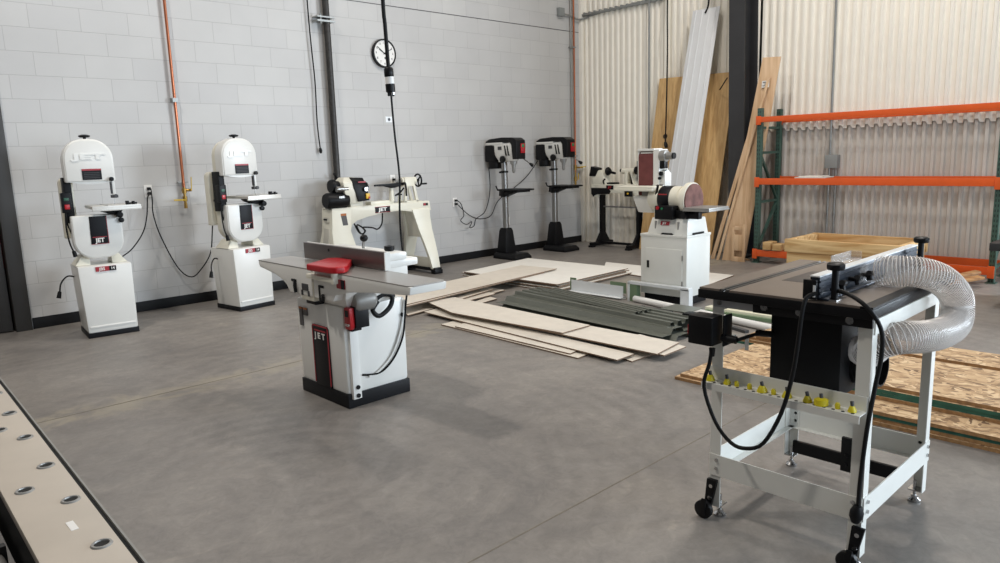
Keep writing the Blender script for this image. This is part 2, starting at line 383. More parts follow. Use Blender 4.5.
def corrugated(y0, y1, x, z0, z1, pitch=0.1, d=0.03, scallop=0.0, th=0.0):
    """vertical ribbed sheet facing -x"""
    t = bmesh.new(); pts = []; y = y1
    prof = ((0, 0), (0.42, 0), (0.56, 1), (0.86, 1), (1.0, 0))
    while y > y0:
        for u, h in prof[:-1]:
            if y-u*pitch >= y0-1e-6: pts.append((y-u*pitch, h))
        y -= pitch
    vs = [(t.verts.new((x-h*d, yy, z0-(1-h)*scallop)), t.verts.new((x-h*d, yy, z1))) for yy, h in pts]
    for A, B in zip(vs, vs[1:]): t.faces.new((A[0], B[0], B[1], A[1]))
    bmesh.ops.recalc_face_normals(t, faces=t.faces)
    return t
mb = MB()
mb._add(corrugated(4.55, YW+0.02, XW, 0, 7.0))
mb._add(corrugated(.55, 4.75, XW-0.03, 1.645, 7.0, scallop=0.035))
mb._add(corrugated(6.02, YW-0.03, XW-0.035, 0, 3.49, scallop=0))
mb.box(XW+0.01, XW+0.2, .55, YW+0.2, 0, 7.0)
struct(mb, 'wall_right', LINER, sharp=20)
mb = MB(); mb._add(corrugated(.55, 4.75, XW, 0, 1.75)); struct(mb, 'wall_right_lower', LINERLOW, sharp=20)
mb = MB(); mb.box(XW-0.11, XW-0.02, YW-0.06, YW+0.001, 0, 7, 0.004); mb.box(XW-0.09, XW-0.03, 6.0, 6.03, 0, 3.49); struct(mb, 'trim_4', LINER, 'white corner trim where the walls meet')
mb = MB(); mb.box(XW-0.10, XW-0.03, 6.0, YW-0.06, 3.48, 3.51)
y = YW-0.1
while y > 6.05:
    mb.box(XW-0.115, XW-0.06, y-0.03, y, 3.49, 3.525); y -= 0.1
struct(mb, 'trim_5', GALV, 'grey cap along the top of the liner panel')
# steel column standing against the ribbed wall
mb = MB()
mb.box(8.70, 8.72, 4.59, 4.80, 0, 7.0); mb.box(8.72, 9.03, 4.69, 4.70, 0, 7.0); mb.box(9.03, 9.05, 4.59, 4.80, 0, 7.0)
mb.box(8.67, 9.05, 4.57, 4.82, 0, 0.02)
o = struct(mb, 'steel_column', COLUMN, 'dark steel column against the ribbed wall')
for v in o.data.vertices:                     # the frame leg widens and leans with height
    v.co.y += 0.02*v.co.z*(0 if v.co.z < 0.1 else 1)

# door on the left: bronze storefront frame, glass and rails
fr = MB()
fr.box(1.20, 1.325, YW-0.035, YW+0.11, 0, 2.25, 0.004); fr.box(-1.25, -1.15, YW-0.035, YW+0.11, 0, 2.25, 0.004); fr.box(-1.15, 1.20, YW-0.035, YW+0.11, 2.15, 2.25, 0.004)
d1 = struct(fr, 'door_1', BRONZE, 'dark bronze framed glass door at the left end')
lf = MB(); lf.box(1.10, 1.185, YW+0.02, YW+0.065, 0.01, 2.14, 0.003); lf.box(-1.14, -1.05, YW+0.02, YW+0.065, 0.01, 2.14, 0.003)
lf.box(-1.05, 1.10, YW+0.02, YW+0.065, 0.01, 0.19, 0.003); lf.box(-1.05, 1.10, YW+0.02, YW+0.065, 2.02, 2.14, 0.003); lf.box(0.0, 0.09, YW+0.02, YW+0.065, 0.19, 2.02)
lf.build('door_leaf', BRONZE, d1)
hd = MB(); hd.tube([(1.13, YW+0.02, 0.86), (1.13, YW-0.03, 0.86), (1.13, YW-0.03, 1.10), (1.13, YW+0.02, 1.10)], 0.011, smooth=0); hd.build('door_handle', STEEL, d1)
gl = MB(); gl.box(-1.05, 1.10, YW+0.038, YW+0.046, 0.19, 2.02); gl.build('door_glass', GLASSDK, d1)
mb = MB(); mb.box(-2.5, 2.0, YW+2.55, YW+2.6, 0, 2.6); mb.box(1.9, 2.0, YW+0.2, YW+2.55, 0, 2.6); mb.box(-2.6, 2.0, YW+0.2, YW+2.6, 2.55, 2.6); mb.box(-2.6, -2.5, YW+0.2, YW+2.6, 0, 2.6)
struct(mb, 'wall_vestibule', DKGREY, 'dark room behind the glass door')
ex = thing('storage_cabinet', 'red cabinet standing behind the glass door at the left edge', 'cabinet', (1.08, YW+0.33, 0))
MB().box(-0.28, 0.22, -0.16, 0.16, 0.56, 0.92, 0.01).build('body', REDPANEL, ex)
MB().box(-0.28, 0.22, -0.16, 0.16, 0.0, 0.56, 0.01).build('base', BLACK, ex)
MB().box(-0.28, 0.22, -0.17, 0.16, 0.92, 0.96, 0.008).build('lid', DKGREY, ex)
MB().box(-0.06, 0.04, -0.175, -0.16, 0.74, 0.77, 0.003).build('handle', STEEL, ex)

# ------------------------------------------------------------------ band saws
def dome(w, z0, z1, r, n=10, cx=0.0, bottom=False):
    """outline with two rounded corners at the top (or at the bottom)"""
    pts = []
    if not bottom:
        pts += [(cx-w/2, z0), (cx+w/2, z0)]
        for k in range(n+1):
            a = k/n*PI/2; pts.append((cx+w/2-r+r*math.cos(a), z1-r+r*math.sin(a)))
        for k in range(n+1):
            a = PI/2+k/n*PI/2; pts.append((cx-w/2+r+r*math.cos(a), z1-r+r*math.sin(a)))
    else:
        pts += [(cx+w/2, z1), (cx-w/2, z1)]
        for k in range(n+1):
            a = PI+k/n*PI/2; pts.append((cx-w/2+r+r*math.cos(a), z0+r+r*math.sin(a)))
        for k in range(n+1):
            a = 1.5*PI+k/n*PI/2; pts.append((cx+w/2-r+r*math.cos(a), z0+r+r*math.sin(a)))
    return pts
def make_bandsaw():
    t = thing('band_saw', 'white band saw on a white cabinet, the one nearest the dark door frame', 'band saw', (0, 0, 0), 0, 'band saws along the block wall'); t.scale = (.97, 1, .992)
    MB().box(-.201, .203, -.205, .205, 0, .045, .004).build('base_plate', BASEBLK, t)
    m = MB(); m.taper(-.197, .199, -.2, .2, .04, -.221, .203, -.205, .205, .617, .018)
    m.box(-.18, .18, -.207, -.196, .085, .10, .004); m.build('cabinet', WHITE, t)
    bd = MB().box(-.085, .075, -.2115, -.202, .565, .605).build('badge', BADGERED, t)
    MB().box(.02, .075, -.2125, -.21, .565, .605).build('badge_panel', PANELBLK, bd)
    MB().text('JBS', .036, (-.035, -.213, .585), (1, 0, 0), (0, 0, 1), .002, bold=.02).text('14', .032, (.048, -.2135, .585), (1, 0, 0), (0, 0, 1), .002, bold=.02).build('badge_lettering', LETTER, bd)
    for sx in (-1, 1):
        x = -.02+sx*.145
        MB().loft([[(x-.06, -.13, .618), (x+.06, -.13, .618), (x+.06, .1, .618), (x-.06, .1, .618)], [(x-.03-sx*.03, -.1, .70), (x+.03-sx*.03, -.1, .70), (x+.03-sx*.03, .07, .70), (x-.03-sx*.03, .07, .70)]], .006).build('foot', CREAM, t)
    # lower wheel cover
    lo = MB(); lo.prism(dome(.392, .672, 1.04, .155, cx=-.02, bottom=True), 'y', -.155, -.03, .014, seg=3)
    lo.prism(dome(.372, .684, 1.035, .145, cx=-.02, bottom=True), 'y', -.162, -.15, .006); lo.build('lower_wheel_cover', WHITE, t)
    MB().prism(dome(.37, .69, 1.035, .14, cx=-.02, bottom=True), 'y', -.03, .05).build('lower_frame', CREAM, t)
    pn = MB().prism([(-.085, .795), (.055, .795), (.05, 1.03), (-.08, 1.03)], 'y', -.168, -.158, .003).build('name_panel', PANELBLK, t)
    MB().text('JET', .05, (-.015, -.1695, .825), (1, 0, 0), (0, 0, 1), .002, bold=.03).build('panel_lettering', LETTER, pn)
    m = MB()
    m.box(-.085, .055, -.1688, -.166, .793, .797); m.box(.05, .0545, -.1688, -.166, .797, 1.03); m.box(-.07, .04, -.1695, -.168, .851, .857)
    m.build('panel_border', BADGERED, pn)
    # upper wheel cover
    up = MB(); up.prism(dome(.384, 1.318, 1.672, .165, cx=-.025), 'y', -.155, -.03, .014, seg=3)
    up.prism(dome(.358, 1.326, 1.66, .155, cx=-.025), 'y', -.163, -.15, .006)
    bulge = [(-.2, 1.32)]+[(-.19+.35*k/8, 1.32-.022*math.sin(PI*k/8)) for k in range(9)]
    up.prism(bulge+[(.16, 1.335), (-.2, 1.335)], 'y', -.15, -.04); up.build('upper_wheel_cover', WHITE, t)
    MB().prism(dome(.37, 1.33, 1.655, .155, cx=-.025), 'y', -.03, .03).build('upper_frame', CREAM, t)
    MB().text('JET', .1, (-.02, -.165, 1.525), (1.75, 0, 0), (0, 0, .62), .008, bold=.05).build('embossed_lettering', WHITE, t)
    lb = MB().box(-.088, .06, -.1675, -.16, 1.335, 1.425).build('warning_label', PANELBLK, t)
    m = MB(); m.box(-.088, .06, -.1685, -.166, 1.412, 1.426); m.build('label_stripe', BADGERED, lb)
    m = MB()
    for k in range(4): m.box(-.075, .045, -.1685, -.166, 1.35+k*.014, 1.354+k*.014)
    m.build('label_text', DKGREY, lb)
    # frame column, rear arm
    MB().box(-.23, -.17, -.09, .03, .98, 1.36, .006).build('column', BKMETAL, t)
    MB().prism(dome(.11, .84, 1.36, .05, cx=-.19), 'y', .07, .15, .012, seg=3).build('rear_pulley_cover', CREAM, t)
    sb = MB(); sb.box(-.262, -.19, -.14, -.07, 1.07, 1.235, .006); sb = sb.build('switch_box', BLACK, t)
    MB().box(-.245, -.207, -.144, -.138, 1.17, 1.195, .004).build('start_button', mat('dim green button', (40, 84, 66), .4), sb)
    MB().box(-.245, -.207, -.147, -.138, 1.10, 1.14, .004).build('stop_button', RED, sb)
    # tension knob on top
    m = MB(); m.cyl((-.025, -.09, 1.665), (-.025, -.09, 1.69), .012); m.lathe([(0, 0), (.035, .0), (.045, .008), (.045, .016), (.02, .024), (0, .024)], (-.025, -.09, 1.686), (0, 0, 1), 14); m.build('tension_knob', BLACK, t)
    # blade guard, guides, blade
    m = MB(); m.box(.135, .16, -.13, -.10, 1.19, 1.36, .004); m.build('blade_guard', WHITE, t)
    m = MB(); m.box(.122, .137, -.135, -.105, 1.21, 1.34, .003); m.box(.12, .175, -.14, -.09, 1.175, 1.20, .005); m.cyl((.155, -.15, 1.19), (.155, -.08, 1.19), .016); m.build('blade_guide', DKGREY, t)
    m = MB(); m.box(.1405, .1445, -.118, -.112, 1.03, 1.20); m.build('blade', STEEL, t)
    m = MB(); m.cyl((.13, -.19, 1.335), (.13, -.15, 1.335), .018, bev=.004); m.build('guide_knob', BLACK, t)
    # table, trunnion
    m = MB(); m.box(-.065, .315, -.30, .08, 1.092, 1.118, .003); m.box(-.066, .316, -.302, -.28, 1.075, 1.10, .003)
    tb = m.build('saw_table', mat('pale ground table', (214, 212, 206), .35, .25, .03), t)
    m = MB(); m.box(.05, .056, -.3, .08, 1.117, 1.1195); m.build('mitre_slot', DKGREY, tb)
    m = MB(); m.prism([(0, 1.09), (.20, 1.09), (.17, 1.05), (.12, 1.03), (.03, 1.06)], 'y', -.2, -.06, .004); m.cyl((.15, -.25, 1.035), (.15, -.18, 1.035), .026, bev=.005); m.build('trunnion', BKMETAL, t)
    m = MB(); m.cyl((.168, -.19, .985), (.168, -.14, .985), .022, bev=.005); m.build('table_knob', BLACK, t)
    m = MB(); m.box(.20, .225, -.29, -.25, 1.118, 1.15, .004); m.box(.22, .29, -.28, -.265, 1.12, 1.135, .003); m.cyl((.26, -.275, 1.118), (.26, -.275, 1.145), .013); m.build('mitre_gauge', BLACK, t)
    # hanging leads
    m = MB(); m.tube([(-.24, -.11, 1.075), (-.25, -.115, .95), (-.24, -.115, .82), (-.22, -.12, .745)], .0065)
    m.cyl((-.22, -.12, .75), (-.21, -.12, .70), .014, .018); m.build('switch_cord', RUBBER, t)
    m = MB(); m.tube([(-.24, -.1, 1.075), (-.235, -.1, .97), (-.20, -.07, .86), (-.17, -.03, .78), (-.13, 0, .70)], .006); m.build('motor_cord', RUBBER, t)
    m = MB(); m.tube([(-.20, .1, .50), (-.27, .06, .52), (-.33, .02, .47), (-.35, 0, .40)], .0065); m.cyl((-.35, 0, .405), (-.365, -.01, .35), .014, .019); m.build('plug_cord', RUBBER, t)
    return t
bs1 = make_bandsaw(); bs1.location = (1.785, 6.905, 0); bs1.rotation_euler.z = math.radians(-6)
bs2 = copy_tree(bs1); bs2.location = (3.07, 6.975, 0); bs2.rotation_euler.z = math.radians(8)
bs2['label'] = 'white band saw to the right of the wall copper pipe, beside the lathe'

def cord(pts, label, r=.006, name='power_cord', m=RUBBER, smooth=5):
    return solo(MB().tube(pts, r, 8, smooth=smooth), name, m, label, 'cord')

# ------------------------------------------------------------------ wall fittings
def outlet(x, z, label, loads=()):
    t = thing('wall_outlet', label, 'outlet', (x, YW-.001, z), 0, 'outlets on the block wall')
    MB().box(-.038, .038, -.008, 0, -.06, .06, .003).build('cover_plate', PLASTICW, t)
    for k, dz in enumerate((-.024, .024)):
        so = MB().cyl((0, -.010, dz), (0, -.006, dz), .017, n=14).build('socket', PLASTICW, t)
        MB().box(-.008, -.005, -.0115, -.0095, dz-.006, dz+.006).box(.005, .008, -.0115, -.0095, dz-.006, dz+.006).build('slots', HOLE, so)
    for dz in loads:
        MB().box(-.014, .014, -.05, -.011, dz-.014, dz+.014, .004).build('plug', RUBBER, t)
    return t
outlet(2.45, 1.18, 'white outlet with plugs between the two band saws', (-.024, .024))
outlet(5.37, 1.16, 'white outlet with black plug behind the lathe tool rest', (0.0,))
outlet(6.37, .81, 'white outlet with two plugs left of the drill presses', (-.024, .024))
outlet(7.36, .47, 'empty white outlet low beside the left drill press column')

# left copper air line
t = thing('copper_pipe', 'copper air line with valves on the block wall between the band saws', 'pipe', (2.79, YW-.05, 0))
MB().cyl((-.01, 0, 1.20), (-.01, 0, 5.5), .014, n=12).build('pipe', COPPER, t)
MB().box(-.035, .015, -.02, .048, 2.035, 2.075).build('clamp', GALV, t)
m = MB(); m.cyl((-.01, 0, 1.02), (-.01, 0, 1.22), .013, n=12); m.cyl((-.01, 0, 1.14), (-.01, 0, 1.19), .022, n=10); m.cyl((-.01, 0, 1.06), (-.01, 0, 1.11), .022, n=10); m.cyl((-.01, 0, 1.17), (.06, 0, 1.17), .014, n=10); m.cyl((-.01, 0, .99), (-.01, 0, 1.04), .017, n=10); vb = m.build('valve_body', BRASS, t)
MB().bar((.05, -.03, 1.165), (.06, -.03, 1.30), .012, .006).build('valve_handle', VALVEYEL, t)
MB().bar((-.01, -.03, 1.075), (-.13, -.03, 1.08), .006, .014).build('valve_handle', VALVEYEL, t)
MB().box(-.06, .04, 0, .048, 1.245, 1.255).build('pipe_bracket', GALV, t)
# right copper air line near the corner
t = thing('copper_pipe', 'copper air line with grey conduit beside it near the room corner', 'pipe', (8.84, YW-.05, 0))
MB().cyl((0, 0, 1.12), (0, 0, 5.5), .014, n=12).build('pipe', COPPER, t)
MB().cyl((-.05, .02, .85), (-.05, .02, 5.5), .011, n=10).build('conduit', GALV, t)
m = MB(); m.cyl((0, 0, .88), (0, 0, 1.16), .014, n=10); m.cyl((0, 0, .98), (0, 0, 1.05), .026, n=10); m.cyl((0, 0, 1.19), (.15, -.02, 1.19), .014, n=10); m.cyl((0, 0, 1.15), (0, 0, 1.23), .022, n=10); m.build('valve_body', BRASS, t)
MB().bar((.06, -.04, 1.195), (.19, -.05, 1.2), .006, .014).build('valve_handle', VALVEYEL, t)
MB().bar((.03, -.03, 1.0), (.04, -.03, 1.1), .012, .006).build('valve_handle', VALVEYEL, t)
MB().box(-.08, .03, -.02, .048, 3.0, 3.02).build('clamp', GALV, t); MB().box(-.08, .03, -.02, .048, 1.36, 1.38).build('clamp', GALV, t)
# dark drop pipe
t = thing('drop_pipe', 'dark mottled vertical pipe on the block wall above the lathe motor', 'pipe', (4.54, YW-.07, 0))
MB().cyl((0, 0, .98), (0, 0, 6), .037, n=16).build('pipe', DARKPIPE, t)
m = MB(); m.box(-.14, .08, -.045, .066, 2.955, 2.975); m.box(-.14, .08, -.045, .066, 3.0, 3.015); m.cyl((-.09, -.03, 2.93), (-.09, -.03, 3.04), .012, n=8); m.build('pipe_clamp', GALV, t)
m = MB(); m.tube([(-.03, -.03, 1.22), (-.07, -.04, 1.27)], .012, smooth=0); m.build('latch', BLACK, t)
# clock
t = thing('wall_clock', 'round white wall clock with black rim behind the drop cord', 'clock', (5.33, YW-.002, 2.68))
MB().lathe([(0, 0), (.165, 0), (.17, -.02), (.168, -.04), (.152, -.045), (.150, -.03), (0, -.03)], (0, 0, 0), (0, 1, 0), 40).build('rim', BLACK, t)
MB().cyl((0, -.03, 0), (0, -.034, 0), .151, n=40).build('dial', PLASTICW, t)
m = MB()
for k in range(1, 13):
    a = PI/2-k*PI/6; m.text(str(k), .038, (.12*math.cos(a), -.035, .12*math.sin(a)), (1, 0, 0), (0, 0, 1), .001)
m.build('numerals', BLACK, t)
m = MB(); m.bar((.02, -.037, -.015), (-.075, -.037, .045), .002, .010); m.bar((-.02, -.039, -.012), (.11, -.039, .06), .002, .006); m.bar((.0, -.037, 0), (-.10, -.037, .075), .002, .006); m.cyl((0, -.04, 0), (0, -.034, 0), .008); m.build('hands', BLACK, t)
MB().cyl((.01, -.034, -.055), (.01, -.0352, -.055), .014, n=16).build('dial_mark', DKGREY, t)
# hanging cord far left
t = thing('hanging_cable', 'thin black cord hanging down the block wall left of the dark pipe', 'cord', (4.34, YW-.04, 1.5))
MB().tube([(-.02, 0, 3.6), (-.01, 0, 1.7), (0, 0, 1.2), (.015, 0, .8), (.005, 0, .35), (.02, 0, .06)], .008).build('cable', RUBBER, t)
MB().lathe([(0, 0), (.014, 0), (.02, .03), (.012, .06), (0, .06)], (.02, 0, .065), (0.1, 0, -1), 10).build('plug', RUBBER, t)
# electrical box high at the corner with conduit
t = thing('junction_box', 'small grey junction box high on the block wall near the corner', 'electrical box', (8.57, YW-.001, 3.5))
MB().box(-.06, .06, -.06, 0, -.06, .06, .004).build('box', GREYBOX, t)
MB().tube([(.06, -.03, -.02), (.25, -.035, -.03), (.36, -.04, -.07), (.47, -.10, -.055), (.485, -.3, -.02), (.49, -.9, .012), (.49, -1.5, .03)], .014).build('conduit', GALV, t)

# drop cord from the ceiling, connector and lead to the jointer
t = thing('pendant_connector', 'thick black drop cord with connector hanging above the jointer', 'cord', (2.78, 3.9, 1.80))
MB().tube([(-.02, 0, 2.8), (-.015, 0, .75), (-.008, 0, .45), (.0, 0, .19)], .0125, 10).build('cable', RUBBER, t)
c_ = MB().lathe([(0, 0), (.022, 0), (.03, .012), (.03, .055), (.026, .06), (.026, .095)], (0, 0, .19), (.04, 0, -1), 18).build('connector', BLACK, t)
MB().cyl((.003, 0, .135), (.005, 0, .085), .0275, n=18).build('connector_sleeve', PLASTICW, t)
m = MB(); m.lathe([(.026, 0), (.03, .004), (.03, .05), (.022, .055), (.0, .06)], (.005, 0, .09), (.06, 0, -1), 18); m.box(-.012, .03, -.01, .01, .012, .04, .004); m.build('plug', BLACK, t)
m = MB(); m.cyl((.008, -.02, .035), (.009, -.02, .02), .014, n=12); m.build('plug_clamp', CHROME, t)
t2 = thing('power_cord', 'thin black lead from the hanging connector down to the jointer', 'cord', (2.79, 3.9, .5))
MB().tube([(.0, 0, 1.32), (.004, 0, 1.2), (.012, 0, 1.05), (.03, 0, .8), (.015, 0, .55), (.02, 0, .34), (-.05, -.12, .22), (-.20, -.33, .135), (-.248, -.388, .09), (-.258, -.388, .04), (-.262, -.384, -.01), (-.285, -.382, -.14), (-.35, -.382, -.25), (-.43, -.382, -.315), (-.50, -.38, -.33), (-.58, -.372, -.318)], .0065, 8).build('cable', RUBBER, t2)
tg = MB(); tg.box(-.055, -.005, -.002, .002, 1.15, 1.185); tg = tg.build('tag', PLASTICW, t2)
MB().cyl((-.028, -.0022, 1.167), (-.028, -.0032, 1.167), .010, n=12).build('tag_mark', DKGREY, tg)

# bandsaw leads to the outlet
cord([(2.45, 7.52, 1.156), (2.39, 7.43, 1.12), (2.365, 7.42, .96), (2.31, 7.41, .80), (2.20, 7.40, .66), (2.10, 7.36, .60), (1.98, 7.16, .595)], 'black power cord from the outlet down to the left band saw')
cord([(2.46, 7.52, 1.204), (2.455, 7.5, 1.10), (2.45, 7.5, .95), (2.50, 7.5, .72), (2.63, 7.5, .40), (2.755, 7.5, .29), (2.87, 7.5, .37), (2.955, 7.46, .52), (2.93, 7.3, .75), (2.88, 7.1, 1.0), (2.86, 7.0, 1.08)], 'black power cord drooping from the outlet up to the right band saw')

# ------------------------------------------------------------------ wood lathe
def make_lathe():
    t = thing('wood_lathe', 'cream full-size wood lathe against the block wall behind the jointer', 'lathe', (4.92, 7.28, 0), 0)
    # local: x along the bed, -y towards the viewer
    XL, XR = -.68, .70
    m = MB()
    arch = [(XL, .885), (XR-.02, .885), (XR-.01, .80)]
    top = [(XL, .79), (XL, .885), (XR, .885), (XR+.01, .80), (.40, .80), (.15, .785), (-.15, .765), (-.35, .735), (-.43, .71), (-.47, .66), (-.48, .60)]
    m.prism([(XL-.02, .60), (XL, .885), (XR, .885), (XR+.02, .77), (.44, .77), (.25, .80), (.0, .79), (-.2, .765), (-.36, .73), (-.43, .69), (-.46, .60)], 'y', -.11, -.085, .006)
    m.prism([(XL-.02, .60), (XL, .885), (XR, .885), (XR+.02, .77), (.44, .77), (.25, .80), (.0, .79), (-.2, .765), (-.36, .73), (-.43, .69), (-.46, .60)], 'y', .085, .11, .006)
    m.box(XL, XR, -.10, -.03, .87, .89, .003); m.box(XL, XR, .03, .10, .87, .89, .003)
    m.box(XL, XL+.03, -.10, .10, .60, .88); m.box(XR-.02, XR, -.1, .1, .78, .885, .004)
    m.build('bed', CREAM, t)
    # left leg: broad tapered box
    m = MB(); m.loft([[(XL-.10, -.30, .05), (-.38, -.30, .05), (-.38, .26, .05), (XL-.10, .26, .05)], [(XL-.02, -.115, .62), (-.455, -.115, .62), (-.455, .115, .62), (XL-.02, .115, .62)], [(XL, -.112, .86), (-.43, -.112, .86), (-.43, .112, .86), (XL, .112, .86)]], .012)
    lg = m.build('leg', CREAM, t)
    m = MB(); m.box(-.13, -.03, -.09, .09, 0, 0); m = MB()
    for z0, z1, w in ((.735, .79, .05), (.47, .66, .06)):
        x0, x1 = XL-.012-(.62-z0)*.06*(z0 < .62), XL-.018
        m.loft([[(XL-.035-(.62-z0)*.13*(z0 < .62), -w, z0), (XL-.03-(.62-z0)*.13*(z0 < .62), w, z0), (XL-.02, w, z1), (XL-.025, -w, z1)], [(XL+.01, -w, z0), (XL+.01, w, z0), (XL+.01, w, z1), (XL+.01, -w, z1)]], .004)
    m.build('leg_recess', mat('shaded cream panel', (196, 192, 180), .5), lg)  # darker copy of the cream enamel stands in for recess shade
    MB().box(XL-.035, XL-.005, -.035, .035, .755, .775, .003).build('hand_hole', HOLE, lg)
    # right leg: curved slender casting with an opening, splayed front and back
    def rleg(y0, y1, s):
        out = []
        secs = [(.80, .42, .69, s*.10), (.70, .45, .69, s*.105), (.55, .485, .69, s*.13), (.38, .515, .685, s*.19), (.2, .54, .68, s*.25), (.06, .555, .675, s*.28)]
        rings = []
        for z, xa, xb, yc in secs:
            rings.append([(xa, yc-.022, z), (xb, yc-.022, z), (xb, yc+.022, z), (xa, yc+.022, z)])
        return rings
    for s in (-1, 1):
        MB().loft(rleg(0, 0, s), .006).build('leg', CREAM, t)
    m = MB(); m.loft([[(.45, -.09, .79), (.48, -.09, .79), (.48, .09, .79), (.45, .09, .79)], [(.53, -.15, .45), (.56, -.15, .45), (.56, .15, .45), (.53, .15, .45)]], .005); m.build('leg_web', CREAM, t)
    m = MB(); m.loft([[(.54, -.25, .20), (.58, -.25, .20), (.58, .25, .20), (.54, .25, .20)], [(.58, -.28, .06), (.64, -.28, .06), (.64, .28, .06), (.58, .28, .06)]], .005); m.build('leg_stretcher', CREAM, t)
    for x in (-.58, .615):
        m = MB(); m.box(x-.055, x+.055, -.335, .29, .035, .075, .008); m.box(x-.06, x+.06, -.345, -.26, 0, .05, .006); m.box(x-.06, x+.06, .2, .29, 0, .05, .006); m.build('foot', BLACK, t)
    # headstock
    hs = MB(); hs.box(-.43, -.26, -.10, .10, .885, .93, .004); hs.loft([[(-.44, -.11, .92), (-.27, -.11, .92), (-.27, .11, .92), (-.44, .11, .92)], [(-.51, -.13, 1.05), (-.27, -.13, 1.05), (-.27, .11, 1.05), (-.51, .11, 1.05)], [(-.52, -.12, 1.17), (-.30, -.12, 1.17), (-.30, .09, 1.17), (-.52, .09, 1.17)], [(-.48, -.07, 1.225), (-.33, -.07, 1.225), (-.33, .05, 1.225), (-.48, .05, 1.225)]], .012)
    hs.build('headstock', CREAM, t)
    cp = MB().loft([[(-.345, -.15, .945), (-.20, -.15, .955), (-.20, -.05, .955), (-.345, -.05, .945)], [(-.40, -.14, 1.13), (-.225, -.14, 1.13), (-.225, -.05, 1.13), (-.40, -.05, 1.13)], [(-.41, -.11, 1.225), (-.25, -.11, 1.215), (-.25, -.04, 1.215), (-.41, -.04, 1.225)]], .01).build('control_panel', BLACK, t)
    MB().cyl((-.255, -.175, 1.085), (-.255, -.15, 1.085), .024, n=14).build('speed_dial', CHROME, cp)
    m = MB(); m.box(-.255, -.205, -.165, -.15, .975, 1.035, .004); m.build('power_switch', YELBTN, cp)
    MB().box(-.228, -.204, -.17, -.155, .975, .998, .003).build('stop_button', RED, cp)
    MB().box(-.34, -.24, -.148, -.140, 1.16, 1.175).build('panel_text', BADGERED, cp)
    m = MB(); m.cyl((-.205, 0, 1.10), (-.165, 0, 1.10), .028); m.cyl((-.165, 0, 1.10), (-.145, 0, 1.10), .062, bev=.004); m.build('faceplate', BLACK, t)
    m = MB(); m.lathe([(0, 0), (.07, 0), (.08, .02), (.08, .05), (.06, .07), (.06, .10), (0, .10)], (-.62, .0, 1.13), (1, 0, 0), 22); m.build('drive_pulley', BLACK, t)
    m = MB(); m.cyl((-.60, -.10, 1.10), (-.46, -.10, 1.10), .032); m.build('spindle_knob', STEEL, t)
    mo = MB(); mo.lathe([(0, 0), (.075, 0), (.088, .02), (.088, .24), (.08, .275), (0, .275)], (-.73, -.06, .975), (1, 0, 0), 24)
    mo.box(-.70, -.48, -.10, .0, .885, .93, .004); mo = mo.build('motor', BLACK, t)
    MB().box(-.60, -.53, -.1485, -.13, 1.00, 1.025).build('rating_plate', STEEL, mo)
    # tool rest (banjo)
    m = MB(); m.box(-.13, .20, -.06, .06, .887, .93, .008); m.lathe([(0, 0), (.032, 0), (.024, .16), (0, .16)], (.17, -.06, .92), (0, 0, 1), 14); m.build('banjo', CREAM, t)
    m = MB(); m.cyl((.17, -.06, 1.08), (.17, -.06, 1.12), .016); m.prism([(-.09, 1.125), (.36, 1.135), (.36, 1.108), (.2, 1.075), (.14, 1.075), (.04, 1.10), (-.09, 1.105)], 'y', -.10, -.08, .004); m.build('tool_rest', BLACK, t)
    m = MB(); m.tube([(.20, -.09, .98), (.26, -.12, 1.02), (.30, -.14, 1.07)], .010, smooth=0); m.tube([(.20, -.1, .99), (.28, -.12, .99)], .008, smooth=0); m.build('clamp_lever', BLACK, t)
    m = MB(); m.tube([(.345, -.12, .97), (.34, -.13, 1.06), (.33, -.13, 1.12), (.31, -.13, 1.13)], .011, smooth=0); m.build('clamp_lever', BLACK, t)
    # tailstock
    m = MB()
    for y in (-.07, .04):
        m.prism([(.345, .885), (.385, .885), (.415, 1.10), (.385, 1.10)], 'y', y, y+.03, .004); m.prism([(.53, .885), (.57, .885), (.52, 1.10), (.49, 1.10)], 'y', y, y+.03, .004)
    m.box(.345, .57, -.07, .07, .885, .905, .004); m.loft([[(.38, -.07, 1.08), (.52, -.07, 1.08), (.52, .07, 1.08), (.38, .07, 1.08)], [(.38, -.055, 1.19), (.52, -.055, 1.19), (.52, .055, 1.19), (.38, .055, 1.19)]], .008)
    m.cyl((.36, 0, 1.145), (.57, 0, 1.145), .046); m.build('tailstock', CREAM, t)
    m = MB(); m.cyl((.30, 0, 1.145), (.36, 0, 1.145), .022); m.lathe([(0, 0), (.003, 0), (.02, .04), (0, .04)], (.265, 0, 1.145), (1, 0, 0), 12); m.build('live_centre', STEEL, t)
    m = MB(); rim = [(.62, .075*math.cos(a*PI/8), 1.145+.075*math.sin(a*PI/8)) for a in range(16)]; m.tube(rim, .011, 8, smooth=1, closed=True)
    m.cyl((.56, 0, 1.145), (.63, 0, 1.145), .018)
    for a in (0.3, 2.4, 4.5): m.bar((.62, 0, 1.145), (.62, .072*math.cos(a), 1.145+.072*math.sin(a)), .012, .016)
    m.cyl((.62, -.05, 1.10), (.715, -.05, 1.10), .011); m.build('handwheel', BLACK, t)
    # badges and lead
    b = MB().box(-.11, .10, -.1155, -.108, .795, .868, .002).build('badge', PANELBLK, t)
    MB().text('JET', .056, (-.005, -.1165, .832), (1.5, 0, 0), (0, 0, 1), .002, bold=.03).build('badge_lettering', LETTER, b)
    m = MB()
    for z in (.798, .864): m.box(-.113, .103, -.1165, -.108, z, z+.004)
    m.box(-.04, .04, -.1163, -.11, .860, .868); m.build('badge_border', BADGERED, b)
    b = MB().box(.60, .67, -.1155, -.108, .835, .865).build('badge', PANELBLK, t); MB().box(.60, .635, -.117, -.112, .835, .865).build('badge_half', BADGERED, b)
